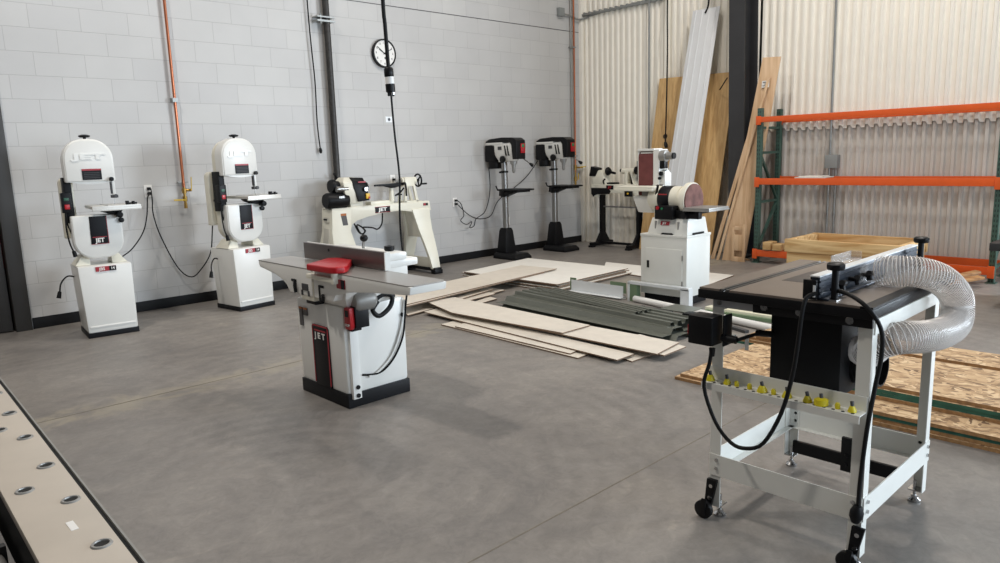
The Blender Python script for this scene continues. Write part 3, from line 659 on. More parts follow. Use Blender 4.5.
    b = MB().loft([[(-.555, -.1165, .69), (-.49, -.1165, .69), (-.49, -.11, .69), (-.555, -.11, .69)], [(-.575, -.1165, .80), (-.505, -.1165, .80), (-.505, -.11, .80), (-.575, -.11, .80)]]).build('warning_label', GREYLBL, t)
    MB().box(-.576, -.506, -.1175, -.112, .80, .825).build('label_stripe', ORANGELBL, b)
    m = MB(); m.tube([(-.40, -.10, .70), (-.36, -.12, .60), (-.30, -.12, .57), (-.28, -.12, .62), (-.36, -.12, .68), (-.38, -.125, .66), (-.33, -.125, .575), (-.27, -.125, .60), (-.30, -.12, .645), (-.16, -.1, .63), (-.05, -.05, .60), (.05, .0, .66), (.10, .05, .80)], .009); m.build('power_lead', RUBBER, t)
    return t
make_lathe()

# ------------------------------------------------------------------ drill presses
def make_drill():
    t = thing('drill_press', 'black and white floor drill press on the left, nearer the plugged wall outlet', 'drill press', (0, 0, 0), 0, 'floor drill presses by the block wall')
    m = MB(); m.loft([[(-.17, -.34, 0), (.15, -.34, 0), (.15, .10, 0), (-.17, .10, 0)], [(-.17, -.34, .035), (.15, -.34, .035), (.15, .10, .035), (-.17, .10, .035)], [(-.14, -.30, .08), (.12, -.30, .08), (.125, .09, .08), (-.145, .09, .08)]], .008); m.build('base', BKMETAL, t)
    m = MB(); m.loft([[(-.105, -.09, .08), (.105, -.09, .08), (.105, .09, .08), (-.105, .09, .08)], [(-.07, -.07, .38), (.07, -.07, .38), (.07, .07, .38), (-.07, .07, .38)], [(-.055, -.055, .42), (.055, -.055, .42), (.055, .055, .42), (-.055, .055, .42)]], .01); m.build('column_socket', BKMETAL, t)
    MB().cyl((0, 0, .40), (0, 0, 1.36), .042, n=24).build('column', STEEL, t)
    m = MB(); m.cyl((0, 0, 1.18), (0, 0, 1.205), .055, n=20); m.box(-.085, -.04, -.02, .02, 1.175, 1.20, .003); m.build('collar', BLACK, t)
    # table
    m = MB(); m.box(-.17, .15, -.42, -.02, .94, .962, .006); m.prism([(-.32, .94), (.065, .94), (.075, .86), (-.06, .86), (-.18, .90)], 'x', -.05, .05, .006); m.cyl((0, 0, .85), (0, 0, .945), .062)
    for k in range(5): m.box(-.13, .12, -.37+k*.065, -.355+k*.065, .918, .941)
    m.build('work_table', BKMETAL, t)
    m = MB(); m.tube([(.0, .06, .93), (-.04, .11, .95), (-.06, .115, 1.0)], .010, smooth=0); m.build('table_crank', BLACK, t)
    # head
    m = MB(); m.loft([[(-.055, -.235, 1.335), (.055, -.235, 1.335), (.055, .06, 1.345), (-.055, .06, 1.345)], [(-.075, -.29, 1.44), (.075, -.29, 1.44), (.075, .09, 1.40), (-.075, .09, 1.40)], [(-.082, -.30, 1.585), (.082, -.30, 1.585), (.082, .16, 1.57), (-.082, .16, 1.57)]], .016); m.box(-.055, .055, -.055, .055, 1.325, 1.365, .01)
    m.box(-.088, .088, -.06, .27, 1.56, 1.592, .01); m.build('head', WHITE, t)
    pf = [(-.325, 1.36), (-.255, 1.36), (-.245, 1.43), (-.235, 1.55), (-.20, 1.592), (.27, 1.592), (.265, 1.61), (.19, 1.64), (-.05, 1.655), (-.26, 1.645), (-.325, 1.61), (-.335, 1.54)]
    MB().prism(pf, 'x', -.09, .09, .022, seg=3).build('belt_cover', BLACK, t)
    sw = MB().box(-.01, .07, -.345, -.33, 1.44, 1.565, .003).build('switch_plate', RED, t)
    MB().box(.005, .05, -.349, -.344, 1.515, 1.555, .003).build('start_button', GREENBTN, sw)
    MB().box(.005, .05, -.350, -.344, 1.455, 1.50, .003).build('stop_button', BADGERED, sw)
    MB().box(-.0845, -.07, -.04, .03, 1.49, 1.535).build('badge', DKGREY, t)
    MB().prism([(-.135, 1.41), (-.115, 1.41), (-.09, 1.545), (-.11, 1.545)], 'x', -.086, -.07, .002).build('vent_slot', BLACK, t)
    MB().prism([(-.185, 1.41), (-.165, 1.41), (-.14, 1.545), (-.16, 1.545)], 'x', -.086, -.07, .002).build('vent_slot', BLACK, t)
    m = MB(); m.lathe([(0, 0), (.045, 0), (.05, .012), (.05, .025), (.03, .035), (0, .035)], (-.07, -.06, 1.36), (-1, 0, 0), 20); m.build('feed_hub', BLACK, t)
    m = MB(); m.box(-.09, .09, .10, .29, 1.33, 1.555, .02); m.cyl((0, .18, 1.235), (0, .18, 1.35), .09, n=22, bev=.01); m.build('motor', BKMETAL, t)
    m = MB(); m.cyl((0, -.185, 1.30), (0, -.185, 1.355), .05); m.cyl((0, -.185, 1.25), (0, -.185, 1.305), .028); m.build('quill', GREYMETAL, t)
    m = MB(); m.lathe([(0, 0), (.022, 0), (.025, -.055), (.012, -.08), (0, -.08)], (0, -.185, 1.255), (0, 0, 1), 16); m.box(-.028, .028, -.21, -.16, 1.285, 1.31, .005); m.build('chuck', GREYMETAL, t)
    m = MB(); m.tube([(.09, -.24, 1.385), (.11, -.31, 1.34), (.13, -.38, 1.29)], .008, smooth=0); m.build('feed_lever', STEEL, t)
    m = MB(); m.lathe([(0, 0), (.012, 0), (.024, .04), (.02, .06), (0, .065)], (.125, -.365, 1.30), (.3, -.6, -.5), 12); m.build('lever_knob', BLACK, t)
    return t
dp1 = make_drill(); dp1.location = (7.02, 7.26, 0)
dp2 = copy_tree(dp1); dp2.location = (8.02, 7.24, 0); dp2['label'] = 'black and white floor drill press on the right, beside the corner copper pipe'
cord([(6.37, 7.52, .834), (6.42, 7.5, .78), (6.46, 7.5, .63), (6.40, 7.5, .56), (6.50, 7.5, .50), (6.60, 7.5, .53), (6.56, 7.5, .45), (6.64, 7.5, .47), (6.68, 7.5, .56), (6.86, 7.5, .66), (6.98, 7.52, .94), (6.99, 7.54, 1.26)], 'black cord coiled below the outlet to the left drill press')
cord([(6.37, 7.52, .786), (6.48, 7.52, .69), (6.62, 7.53, .60), (6.80, 7.54, .55), (7.0, 7.54, .58), (7.15, 7.54, .78), (7.45, 7.54, .93), (7.75, 7.54, 1.10), (7.98, 7.53, 1.32)], 'black cord looping behind the left drill press to the right one')

# ------------------------------------------------------------------ small lathe on a stand in the corner
def make_minilathe():
    t = thing('mini_lathe', 'small white lathe on a black leg stand in the far corner', 'lathe', (8.80, 6.685, 0), 0)
    # local: bed along y (left in view = +y), front faces -x
    for y in (.28, -.40):
        m = MB(); m.bar((0, y, .06), (.0, y, .78), .05, .09, up=(1, 0, 0)); m.build('stand_leg', BKMETAL, t)
        m = MB(); m.box(-.28, .22, y-.035, y+.035, .015, .07, .006); m.box(-.30, -.22, y-.04, y+.04, 0, .03, .004); m.box(.16, .24, y-.04, y+.04, 0, .03, .004); m.prism([(-.16, .06), (.16, .06), (.045, .22), (-.045, .22)], 'y', y-.02, y+.02); m.build('stand_foot', BKMETAL, t)
    MB().bar((0, .28, .60), (0, -.40, .60), .03, .02).build('cross_bar', STEEL, t)
    MB().bar((-.06, .28, .06), (-.06, -.40, .06), .06, .03).build('cross_bar', BKMETAL, t)
    m = MB(); m.box(-.09, .09, -.40, .42, .81, .94, .012); m.box(-.085, .085, .30, .43, .74, .95, .01); m.box(-.085, .085, -.50, -.36, .77, .86, .01); m.build('bed', CREAM, t)
    m = MB(); m.prism([(.42, .80), (.42, .885), (.10, .885), (.05, .84), (.08, .795), (.30, .79), (.36, .77), (.38, .75)], 'x', -.10, -.085, .004); m.build('bed_stripe', BLACK, t)
    m = MB(); m.loft([[(-.085, .14, .93), (.085, .14, .93), (.085, .42, .93), (-.085, .42, .93)], [(-.09, .18, 1.03), (.09, .18, 1.03), (.09, .42, 1.05), (-.09, .42, 1.05)], [(-.06, .26, 1.15), (.06, .26, 1.15), (.06, .40, 1.15), (-.06, .40, 1.15)]], .015); m.build('headstock', CREAM, t)
    m = MB(); m.loft([[(-.10, .34, 1.06), (.03, .34, 1.06), (.03, .46, 1.06), (-.10, .46, 1.06)], [(-.09, .30, 1.18), (.03, .30, 1.18), (.03, .43, 1.21), (-.09, .43, 1.21)]], .01); m.build('motor_cover', BLACK, t)
    m = MB(); m.lathe([(0, 0), (.06, 0), (.065, .02), (.045, .05), (0, .05)], (-.02, .17, 1.13), (0, -1, 0), 18); m.cyl((-.02, .12, 1.12), (-.02, .02, 1.10), .018); m.build('spindle_wheel', BLACK, t)
    m = MB(); m.box(-.06, .06, .0, .16, .93, .965, .006); m.tube([(-.08, .16, 1.02), (-.09, .19, .99), (-.08, .18, .94)], .012); m.build('tool_rest', BLACK, t)
    b = MB().box(-.098, -.088, .0, .13, .865, .925).build('badge', PANELBLK, t)
    MB().text('JET', .045, (-.0995, .065, .895), (0, -1, 0), (0, 0, 1), .002, bold=.03).build('badge_lettering', REDLET, b)
    b = MB().box(-.098, -.088, -.37, -.24, .875, .925).build('badge', BADGERED, t)
    MB().box(-.0985, -.09, -.37, -.32, .875, .925).build('badge_half', PANELBLK, b)
    bx = MB().box(-.12, -.09, -.35, -.22, .765, .85, .004).build('speed_box', BLACK, t)
    MB().cyl((-.13, -.285, .81), (-.12, -.285, .81), .014, n=12).build('speed_dial', YELBTN, bx)
    m = MB()
    for y0, y1 in ((-.16, -.20), (-.34, -.30)): m.prism([(y0, .93), (y0-.05 if y1 < y0 else y0+.05, .93), (y1-.02, 1.12), (y1+.02, 1.12)], 'x', -.06, .06, .005)
    m.cyl((0, -.10, 1.13), (0, -.36, 1.13), .04); m.box(-.06, .06, -.36, -.12, .93, .95, .004); m.build('tailstock', CREAM, t)
    m = MB(); m.cyl((-.03, -.36, 1.14), (-.03, -.40, 1.14), .06, bev=.01); m.cyl((-.02, -.08, 1.14), (-.02, -.1, 1.14), .025); m.build('handwheel', BLACK, t)
    return t
make_minilathe()

# ------------------------------------------------------------------ jointer
def make_jointer():
    L = Vector((2.325, 3.80, 0))
    t = thing('jointer', 'long-bed white jointer with red cutter guard standing on the open floor', 'jointer', L)
    W = dict(world=True)
    MB().box(2.105, 2.545, 3.525, 4.065, 0, .085, .006).build('base', BASEBLK, t, **W)
    m = MB(); m.taper(2.11, 2.54, 3.532, 4.06, .08, 2.105, 2.54, 3.528, 4.065, .60, .022); m.build('cabinet', WHITE, t, **W)
    m = MB(); m.box(2.13, 2.185, 3.505, 3.53, .055, .50, .003); br = m.build('side_bracket', WHITE, t, **W)
    for z in (.075, .125): MB().cyl((2.16, 3.508, z), (2.16, 3.498, z), .013, n=12).build('bracket_bolt', BLACK, br, **W)
    MB().cyl((2.517, 3.532, .49), (2.517, 3.515, .49), .014, n=12).build('cord_grommet', BLACK, t, **W)
    pn = MB(); pn.prism([(3.868, .088), (3.70, .088), (3.695, .445), (3.71, .46), (3.865, .46), (3.878, .445)], 'x', 2.098, 2.112, .002); pn = pn.build('name_panel', PANELBLK, t, **W)
    m = MB(); m.box(2.0965, 2.10, 3.868, 3.876, .1, .45); m.box(2.0965, 2.10, 3.695, 3.703, .1, .45); m.box(2.0965, 2.10, 3.70, 3.87, .452, .460); m.box(2.0965, 2.10, 3.72, 3.85, .423, .432); m.build('panel_border', BADGERED, pn, **W)
    MB().text('J E T', .05, (2.096, 3.786, .395), (0, -1.2, 0), (0, 0, 1), .002, bold=.03).build('panel_lettering', LETTER, pn, **W)
    for y0, y1, z0 in ((3.985, 4.02, .43), (3.925, 3.97, .50)):
        lb = MB().box(2.098, 2.109, y0, y1, z0, .545).build('warning_label', GREYLBL, t, **W)
        MB().box(2.0965, 2.10, y0, y1, .535, .547).build('label_stripe', ORANGELBL, lb, **W)
    # cutterhead casting between cabinet and beds
    m = MB(); m.loft([[(2.12, 3.50, .598), (2.42, 3.50, .598), (2.42, 4.03, .598), (2.12, 4.03, .598)], [(2.09, 3.46, .66), (2.40, 3.46, .66), (2.40, 3.99, .66), (2.09, 3.99, .66)], [(2.07, 3.40, .775), (2.30, 3.40, .775), (2.30, 4.05, .775), (2.07, 4.05, .775)]], .012); m.build('body_casting', WHITE, t, **W)
    # beds
    top = .815
    m = MB(); m.prism([(2.775, top-.004), (2.785, top-.045), (2.84, .765), (3.10, .745), (3.35, .72), (3.47, .69), (3.50, .65), (3.705, .65), (3.705, top-.004)], 'x', 2.035, 2.262, .008); ob = m.build('outfeed_bed', WHITE, t, **W)
    MB().prism([(2.036, 2.80), (2.056, 2.777), (2.242, 2.777), (2.261, 2.80), (2.261, 3.70), (2.036, 3.70)], 'z', top-.006, top).build('bed_surface', IRON, ob, **W)
    m = MB(); m.prism([(3.725, top-.008), (3.725, .65), (3.99, .65), (4.005, .66), (4.03, .69), (4.08, .715), (4.17, .74), (4.37, .768), (4.385, .785), (4.385, top-.008)], 'x', 2.035, 2.262, .008); ib = m.build('infeed_bed', WHITE, t, **W)
    MB().box(2.036, 2.261, 3.73, 4.384, top-.010, top-.003).build('bed_surface', IRON, ib, **W)
    b = MB().box(2.028, 2.038, 3.36, 3.44, .735, .785).build('badge', BADGERED, t, **W); MB().box(2.0265, 2.03, 3.36, 3.392, .735, .785).build('badge_half', PANELBLK, b, **W)
    m = MB(); m.lathe([(0, 0), (.035, 0), (.035, .2), (0, .2)], (2.05, 3.715, .775), (1, 0, 0), 20); m.build('cutterhead', STEEL, t, **W)
    # adjusting gear on the front face
    m = MB(); m.box(2.04, 2.08, 3.72, 3.87, .62, .74, .01); m.build('scale_housing', CREAM, t, **W)
    m = MB(); m.box(2.03, 2.042, 3.765, 3.835, .68, .72, .002); m.box(2.03, 2.042, 3.755, 3.77, .65, .68); m.box(2.03, 2.042, 3.83, 3.845, .65, .68); m.build('depth_scale', DKGREY, t, **W)
    m = MB(); m.tube([(2.04, 3.93, .73), (2.02, 3.90, .70), (2.02, 3.89, .66)], .010, smooth=0); m.box(2.03, 2.06, 3.90, 3.96, .72, .735, .003); m.build('bed_lock_handle', BLACK, t, **W)
    m = MB(); m.box(2.03, 2.06, 3.63, 3.645, .63, .73, .003); m.box(2.03, 2.06, 3.59, 3.645, .715, .73, .003); m.tube([(2.03, 3.60, .65), (2.02, 3.58, .68)], .010, smooth=0); m.build('bed_lock_handle', BLACK, t, **W)
    m = MB(); m.box(2.06, 2.12, 3.74, 3.85, .595, .63, .006); m.build('pull_stop', BLACK, t, **W)
    # guard
    m = MB(); m.prism([(1.975, 3.66), (1.985, 3.44), (2.005, 3.40), (2.05, 3.385), (2.09, 3.41), (2.235, 3.60), (2.235, 3.74), (2.18, 3.78)], 'z', .819, .856, .009, seg=3); m.build('cutter_guard', RED, t, **W)
    m = MB(); m.cyl((2.02, 3.44, .76), (2.02, 3.44, .82), .020); m.box(2.0, 2.05, 3.42, 3.72, .765, .792, .006); m.build('guard_pivot', CREAM, t, **W)
    # fence
    m = MB(); m.prism([(3.28, .818), (4.165, .818), (4.165, .918), (3.28, .918)], 'x', 2.24, 2.262, .004); fe = m.build('fence', FENCEIRON, t, **W)
    m = MB(); m.box(2.262, 2.275, 3.28, 4.165, .818, .9195, .003); m.box(2.24, 2.275, 3.274, 3.281, .818, .918); m.build('fence_back', WHITE, fe, **W)
    MB().cyl((2.238, 3.86, .89), (2.242, 3.86, .89), .009, n=10).build('fence_screw', BLACK, fe, **W)
    m = MB(); m.box(2.275, 2.41, 3.30, 3.95, .86, .905, .012); m.box(2.275, 2.50, 3.32, 3.9, .818, .862, .012); m.box(2.26, 2.52, 3.45, 3.85, .74, .82, .01); m.build('fence_bracket', WHITE, t, **W)
    m = MB(); m.tube([(2.33, 3.62, .86), (2.33, 3.62, .92), (2.335, 3.615, .96)], .008, smooth=0); m.build('fence_lever', STEEL, t, **W)
    MB().ball((2.335, 3.615, .968), .024, (1, 1, .9)).build('lever_knob', BLACK, t, **W)
    m = MB(); m.lathe([(0, 0), (.012, 0), (.03, .02), (.03, .04), (0, .045)], (2.36, 3.40, .893), (0, 0, 1), 12); m.build('fence_knob', BLACK, t, **W)
    # motor and switch on the right side
    m = MB(); m.lathe([(0, 0), (.05, 0), (.062, .02), (.062, .12), (.045, .14), (0, .14)], (2.14, 3.475, .635), (1, 0, 0), 20); m.build('motor_housing', GREYMETAL, t, **W)
    m = MB(); m.tube([(2.26, 3.48, .60), (2.34, 3.47, .645), (2.40, 3.46, .63), (2.38, 3.455, .57), (2.30, 3.45, .53), (2.26, 3.455, .57), (2.30, 3.46, .615)], .014, 10); m.tube([(2.24, 3.5, .64), (2.33, 3.49, .67), (2.43, 3.48, .62)], .012, 8); m.build('hose_loop', RUBBER, t, **W)
    m = MB(); m.box(2.135, 2.225, 3.44, 3.522, .485, .61, .006); m.box(2.125, 2.19, 3.47, 3.522, .465, .52, .004); sw = m.build('switch_box', BLACK, t, **W)
    m = MB(); m.prism([(3.512, .605), (3.455, .605), (3.45, .50), (3.462, .478), (3.505, .478), (3.518, .50)], 'x', 2.105, 2.137, .008); pd = m.build('stop_paddle', RED, sw, **W)
    MB().text('STOP', .020, (2.1035, 3.484, .505), (0, -1, 0), (0, 0, 1), .002, bold=.02).build('stop_lettering', LETTER, pd, **W)
    MB().box(2.1035, 2.107, 3.468, 3.50, .553, .59).build('paddle_slot', BLACK, pd, **W)
    m = MB(); m.tube([(2.53, 3.52, .58), (2.5, 3.521, .42), (2.42, 3.521, .26), (2.31, 3.522, .175), (2.25, 3.522, .165)], .007); m.build('cable_ridge', WHITE, t, **W)
    return t
make_jointer()

# ------------------------------------------------------------------ belt and disc sander
def make_sander():
    t = thing('belt_disc_sander', 'belt and disc sander on a white cabinet with a door', 'sander', (5.90, 3.79, 0))
    W = dict(world=True)
    MB().box(5.72, 6.07, 3.57, 4.02, 0, .09).build('toe_base', BASEBLK, t, **W)
    m = MB(); m.box(5.69, 6.09, 3.545, 4.045, .08, .645, .006); m.box(5.685, 6.095, 3.54, 4.05, .625, .65, .005); m.build('cabinet', TABWHITE, t, **W)
    d = MB(); d.box(5.682, 5.692, 3.59, 3.985, .13, .52, .004); d = d.build('cabinet_door', TABWHITE, t, **W)
    m = MB(); m.box(5.6775, 5.684, 3.945, 3.97, .33, .40, .002); m.build('door_latch', BLACK, d, **W)
    MB().cyl((5.682, 3.588, .42), (5.682, 3.588, .47), .005, n=8).build('door_hinge', STEEL, d, **W)
    MB().cyl((5.682, 3.588, .18), (5.682, 3.588, .23), .005, n=8).build('door_hinge', STEEL, d, **W)
    m = MB(); m.loft([[(5.71, 3.555, .648), (6.07, 3.555, .648), (6.07, 3.99, .648), (5.71, 3.99, .648)], [(5.75, 3.575, .80), (6.05, 3.575, .80), (6.05, 3.96, .80), (5.75, 3.96, .80)]], .012); pd = m.build('pedestal', TABWHITE, t, **W)
    m = MB(); m.prism([(3.70, .65), (3.83, .65), (3.815, .665), (3.715, .665)], 'x', 5.695, 5.72); m.box(5.80, 5.98, 3.545, 3.57, .65, .668); m.build('pedestal_slot', BLACK, pd, **W)
    b = MB().loft([[(5.722, 3.76, .735), (5.722, 3.85, .735), (5.735, 3.85, .735), (5.735, 3.76, .735)], [(5.731, 3.76, .77), (5.731, 3.85, .77), (5.745, 3.85, .77), (5.745, 3.76, .77)]]).build('badge', BADGERED, t, **W)
    MB().text('JET', .03, (5.721, 3.805, .752), (0, -1, 0), (0.2, 0, 1), .002, bold=.02).build('badge_lettering', LETTER, b, **W)
    for y in (3.655, 3.90): MB().box(5.722, 5.74, y, y+.012, .70, .77).build('adjust_slot', GREYMETAL, t, **W)
    # motor, axis along y
    m = MB(); m.lathe([(0, 0), (.09, 0), (.115, .03), (.12, .10), (.12, .34), (0, .34)], (5.90, 4.06, .965), (0, -1, 0), 26); m.box(5.81, 5.99, 3.66, 3.98, .79, .88, .01); m.build('motor', CREAM, t, **W)
    m = MB(); m.lathe([(.121, 0), (.124, .004), (.124, .12), (.121, .125)], (5.90, 3.93, .965), (0, -1, 0), 28); lb = m.build('motor_label', PANELBLK, t, **W)
    m = MB(); m.box(5.784, 5.80, 3.825, 3.915, 1.0, 1.018); m.build('label_lettering', REDLET, lb, **W)
    m = MB(); m.box(5.685, 5.79, 3.70, 3.89, .79, .915, .008); sw = m.build('switch_box', BLACK, t, **W)
    MB().cyl((5.687, 3.855, .895), (5.675, 3.855, .895), .016, n=14).build('stop_button', RED, sw, **W)
    MB().cyl((5.687, 3.81, .89), (5.678, 3.81, .89), .010, n=12).build('start_button', GREENBTN, sw, **W)
    # disc and guard
    m = MB(); m.lathe([(0, 0), (.12, 0), (.125, .05), (.165, .07), (.165, .115), (.155, .115), (.155, .09), (0, .09)], (5.90, 3.73, .955), (0, -1, 0), 36); m.build('disc_guard', CREAM, t, **W)
    MB().cyl((5.90, 3.62, .955), (5.90, 3.602, .955), .154, n=40).build('sanding_disc', SANDDISC, t, **W)
    m = MB(); m.box(5.70, 6.04, 3.335, 3.596, .882, .904, .003); m.box(5.695, 6.045, 3.33, 3.60, .872, .886, .003); m.build('disc_table', GREYMETAL, t, **W)
    m = MB(); m.box(5.74, 5.80, 3.46, 3.72, .80, .873, .01); m.cyl((5.74, 3.60, .83), (5.70, 3.60, .83), .03); m.box(5.74, 6.02, 3.50, 3.58, .84, .873, .01); m.build('table_trunnion', BKMETAL, t, **W)
    # belt unit
    m = MB(); m.lathe([(0, 0), (.07, 0), (.085, .02), (.085, .14), (0, .14)], (5.98, 4.04, 1.0), (0, 1, 0), 22); m.box(5.93, 6.06, 3.96, 4.10, .93, 1.10, .02); m.build('support_arm', GREYMETAL, t, **W)
    m = MB(); m.box(5.945, 6.075, 4.075, 4.255, 1.01, 1.41, .03, seg=3); m.build('belt_frame', WHITE, t, **W)
    outl = []
    n = 12
    for k in range(n+1): outl.append((6.01-.062*math.sin(PI*k/n)*1 if False else 6.01+.075*math.cos(PI*k/n), 1.36+.062*math.sin(PI*k/n)))
    for k in range(n+1): outl.append((6.01-.075*math.cos(PI*k/n), 1.01-.062*math.sin(PI*k/n)))
    MB().prism(outl, 'y', 4.082, 4.25, .003).build('sanding_belt', SANDRED, t, **W)
    m = MB(); m.box(5.93, 6.08, 4.07, 4.26, 1.415, 1.438, .006); m.box(5.94, 6.08, 4.25, 4.262, 1.05, 1.43, .004); m.build('belt_cap', WHITE, t, **W)
    m = MB(); m.prism([(5.93, 1.06), (6.06, 1.06), (6.09, 1.10), (6.08, 1.43), (5.93, 1.43)], 'y', 4.01, 4.078, .008); m.prism([(5.95, 1.06), (6.06, 1.06), (6.06, 1.20), (6.0, 1.24), (5.95, 1.22)], 'y', 3.955, 4.012, .006); m.build('side_cover', WHITE, t, **W)
    m = MB(); m.lathe([(0, 0), (.055, 0), (.055, .06), (.035, .065), (.035, .13), (0, .13)], (5.97, 4.01, 1.365), (0, -1, 0), 20); m.build('idler_hub', GREYMETAL, t, **W)
    m = MB(); m.cyl((5.97, 3.885, 1.365), (5.97, 3.865, 1.365), .03); m.build('hub_cap', BLACK, t, **W)
    m = MB(); m.box(5.94, 6.0, 3.955, 4.01, 1.245, 1.325, .008); m.cyl((5.945, 3.99, 1.20), (5.925, 3.99, 1.20), .02); m.build('tracking_knob', BLACK, t, **W)
    m = MB(); m.cyl((5.945, 4.005, 1.155), (5.925, 4.005, 1.155), .014); m.cyl((5.945, 3.985, 1.085), (5.925, 3.985, 1.085), .008, n=8); m.cyl((5.945, 4.03, 1.085), (5.925, 4.03, 1.085), .008, n=8); m.build('cover_bolt', BLACK, t, **W)
    m = MB(); m.box(5.76, 5.935, 3.97, 4.40, 1.055, 1.085, .006); m.box(5.755, 5.94, 3.965, 4.405, 1.04, 1.062, .004); m.build('belt_table', CREAM, t, **W)
    MB().tube([(5.80, 3.955, 1.0), (5.80, 3.94, 1.06), (5.80, 3.93, 1.10)], .012, smooth=0).build('table_lever', BLACK, t, **W)
    m = MB(); m.loft([[(5.86, 4.02, .83), (6.08, 4.02, .83), (6.08, 4.20, .83), (5.86, 4.20, .83)], [(5.83, 4.0, .99), (6.10, 4.0, .99), (6.10, 4.25, .99), (5.83, 4.25, .99)]], .012); m.build('dust_chute', WHITE, t, **W)
    return t
make_sander()

# ------------------------------------------------------------------ router table
def make_router():
    t = thing('router_table', 'white-legged router table with clear dust hose in the right foreground', 'router table', (2.735, 1.11, 0))
    W = dict(world=True)
    xs = (2.40, 3.085); ys = (.815, 1.38)
    for ix, x in enumerate(xs):
        for iy, y in enumerate(ys):
            sx, sy = (1 if ix == 0 else -1), (1 if iy == 0 else -1)
            w = .044
            pts = [(x, y), (x+sx*w, y), (x+sx*w, y+sy*.004), (x+sx*.004, y+sy*.004), (x+sx*.004, y+sy*w), (x, y+sy*w)]
            lg = MB().prism(pts, 'z', .045, .872).build('leg', TABWHITE, t, **W)
            m = MB(); cx, cy = x+sx*.03, y+sy*.03
            m.cyl((cx, cy, .018), (cx, cy, .09), .006, n=10); m.lathe([(0, 0), (.022, 0), (.024, .008), (.012, .018), (.012, .028), (0, .028)], (cx, cy, 0), (0, 0, 1), 16)
            m.box(x+sx*.004, cx+sx*.02, y+sy*.004, cy+sy*.02, .05, .054); m.build('levelling_foot', CHROME, lg, **W)
            for z in (.205, .24):
                MB().cyl((x+sx*.004, y+sy*.03, z), (x-sx*.010, y+sy*.03, z), .007, n=8).build('leg_bolt', CHROME, lg, **W)
                MB().cyl((x+sx*.03, y, z), (x+sx*.03, y-sy*.010, z), .007, n=8).build('leg_bolt', CHROME, lg, **W)
    # lower rails
    for x in (2.398, 3.087):
        m = MB(); z0 = .175
        m.box(x-.002, x+.002, .817, 1.378, z0, z0+.085); m.box(x-.001 if x < 2.7 else x-.03, x+.03 if x < 2.7 else x+.001, .822, 1.373, z0, z0+.003); m.build('lower_rail', TABWHITE, t, **W)
    for y in (.813, 1.382):
        m = MB(); m.box(2.402, 3.083, y-.002, y+.002, .175, .26); m.box(2.41, 3.08, y if y < 1 else y-.03, y+.03 if y < 1 else y, .175, .178); m.build('lower_rail', TABWHITE, t, **W)
    # upper rails
    m = MB(); m.box(2.41, 3.083, .810, .815, .818, .868); m.box(2.402, 3.083, 1.378, 1.382, .815, .872); m.box(3.081, 3.085, .817, 1.378, .815, .872); m.build('upper_rail', TABWHITE, t, **W)
    m = MB(); m.prism([(1.375, .842), (1.215, .842), (1.215, .875), (1.375, .875)], 'x', 2.3955, 2.3995); gp = m.build('gusset_plate', mat('white enamel in shade grey', (168, 168, 170), .5), t, **W)  # white plate coloured grey to stand in for shade under the top
    m = MB(); m.cyl((2.396, 1.35, .858), (2.388, 1.35, .858), .008, n=8); m.build('gusset_bolt', STEEL, gp, **W)
    # table top
    m = MB(); m.box(2.375, 3.24, .808, 1.43, .872, .905, .003); tp = m.build('table_top', BLACK, t, **W)
    MB().box(2.38, 3.235, .85, 1.305, .903, .9125).box(2.38, 3.235, 1.345, 1.426, .903, .9125).build('top_surface', ROUTERIRON, tp, **W)
    MB().box(2.378, 3.237, .81, .85, .903, .9128).build('edge_strip', BLACK, tp, **W); MB().box(2.38, 3.235, 1.305, 1.345, .9, .906).build('track_channel', BLACK, tp, **W)
    for y in (1.312, 1.332): MB().box(2.38, 3.235, y, y+.006, .905, .9135).build('mitre_track', STEEL, tp, **W)
    MB().box(2.68, 2.95, 1.03, 1.25, .908, .9135, .002).build('insert_plate', INSERT, tp, **W)
    m = MB(); m.box(2.384, 2.3995, .812, 1.215, .842, .90, .002); ap = m.build('front_apron', BLACK, t, **W)
    for y, z in ((1.17, .868), (1.045, .866), (.88, .862)): MB().cyl((2.386, y, z), (2.377, y, z), .013, n=14).build('apron_bolt', CHROME, ap, **W)
    MB().box(2.3815, 2.385, .86, 1.20, .899, .9125).build('apron_trim', STEEL, ap, **W)
    # fence
    m = MB(); m.box(2.39, 3.36, .985, 1.012, .916, .992, .002); m.box(2.39, 3.36, .955, .99, .914, .922, .002)
    for z in (.935, .955, .975): m.box(2.39, 3.36, .981, .988, z-.003, z+.003)
    fe = m.build('fence', FENCEBLUE, t, **W)
    MB().box(2.385, 3.362, .983, 1.016, .9915, .996).build('fence_cap', TRIMW, fe, **W)
    MB().box(2.376, 2.392, .99, 1.035, .916, .982, .003).build('fence_face', BLACK, fe, **W)
    MB().box(2.42, 3.30, 1.014, 1.03, .916, .985, .003).build('fence_face', BLACK, fe, **W)
    MB().box(2.374, 2.378, .992, 1.0, .925, .965).build('end_scale', TRIMW, fe, **W)
    for x in (2.50, 2.63, 2.74):
        m = MB(); m.cyl((x, .982, .953), (x, .957, .953), .008, n=10)
        for a in range(3): m.cyl((x, .955, .953), (x+.018*math.cos(a*2.1+.4), .950, .953+.018*math.sin(a*2.1+.4)), .010, n=8)
        m.build('fence_knob', BLACK, fe, **W)
    m = MB(); m.box(2.66, 2.84, 1.018, 1.06, .996, 1.0, .001); m.box(2.66, 2.664, 1.02, 1.06, .99, 1.025, .001); m.box(2.836, 2.84, 1.02, 1.06, .99, 1.025, .001); m.box(2.66, 2.84, 1.057, 1.061, .99, 1.025, .001); m.build('clear_guard', CLEARP, fe, **W)
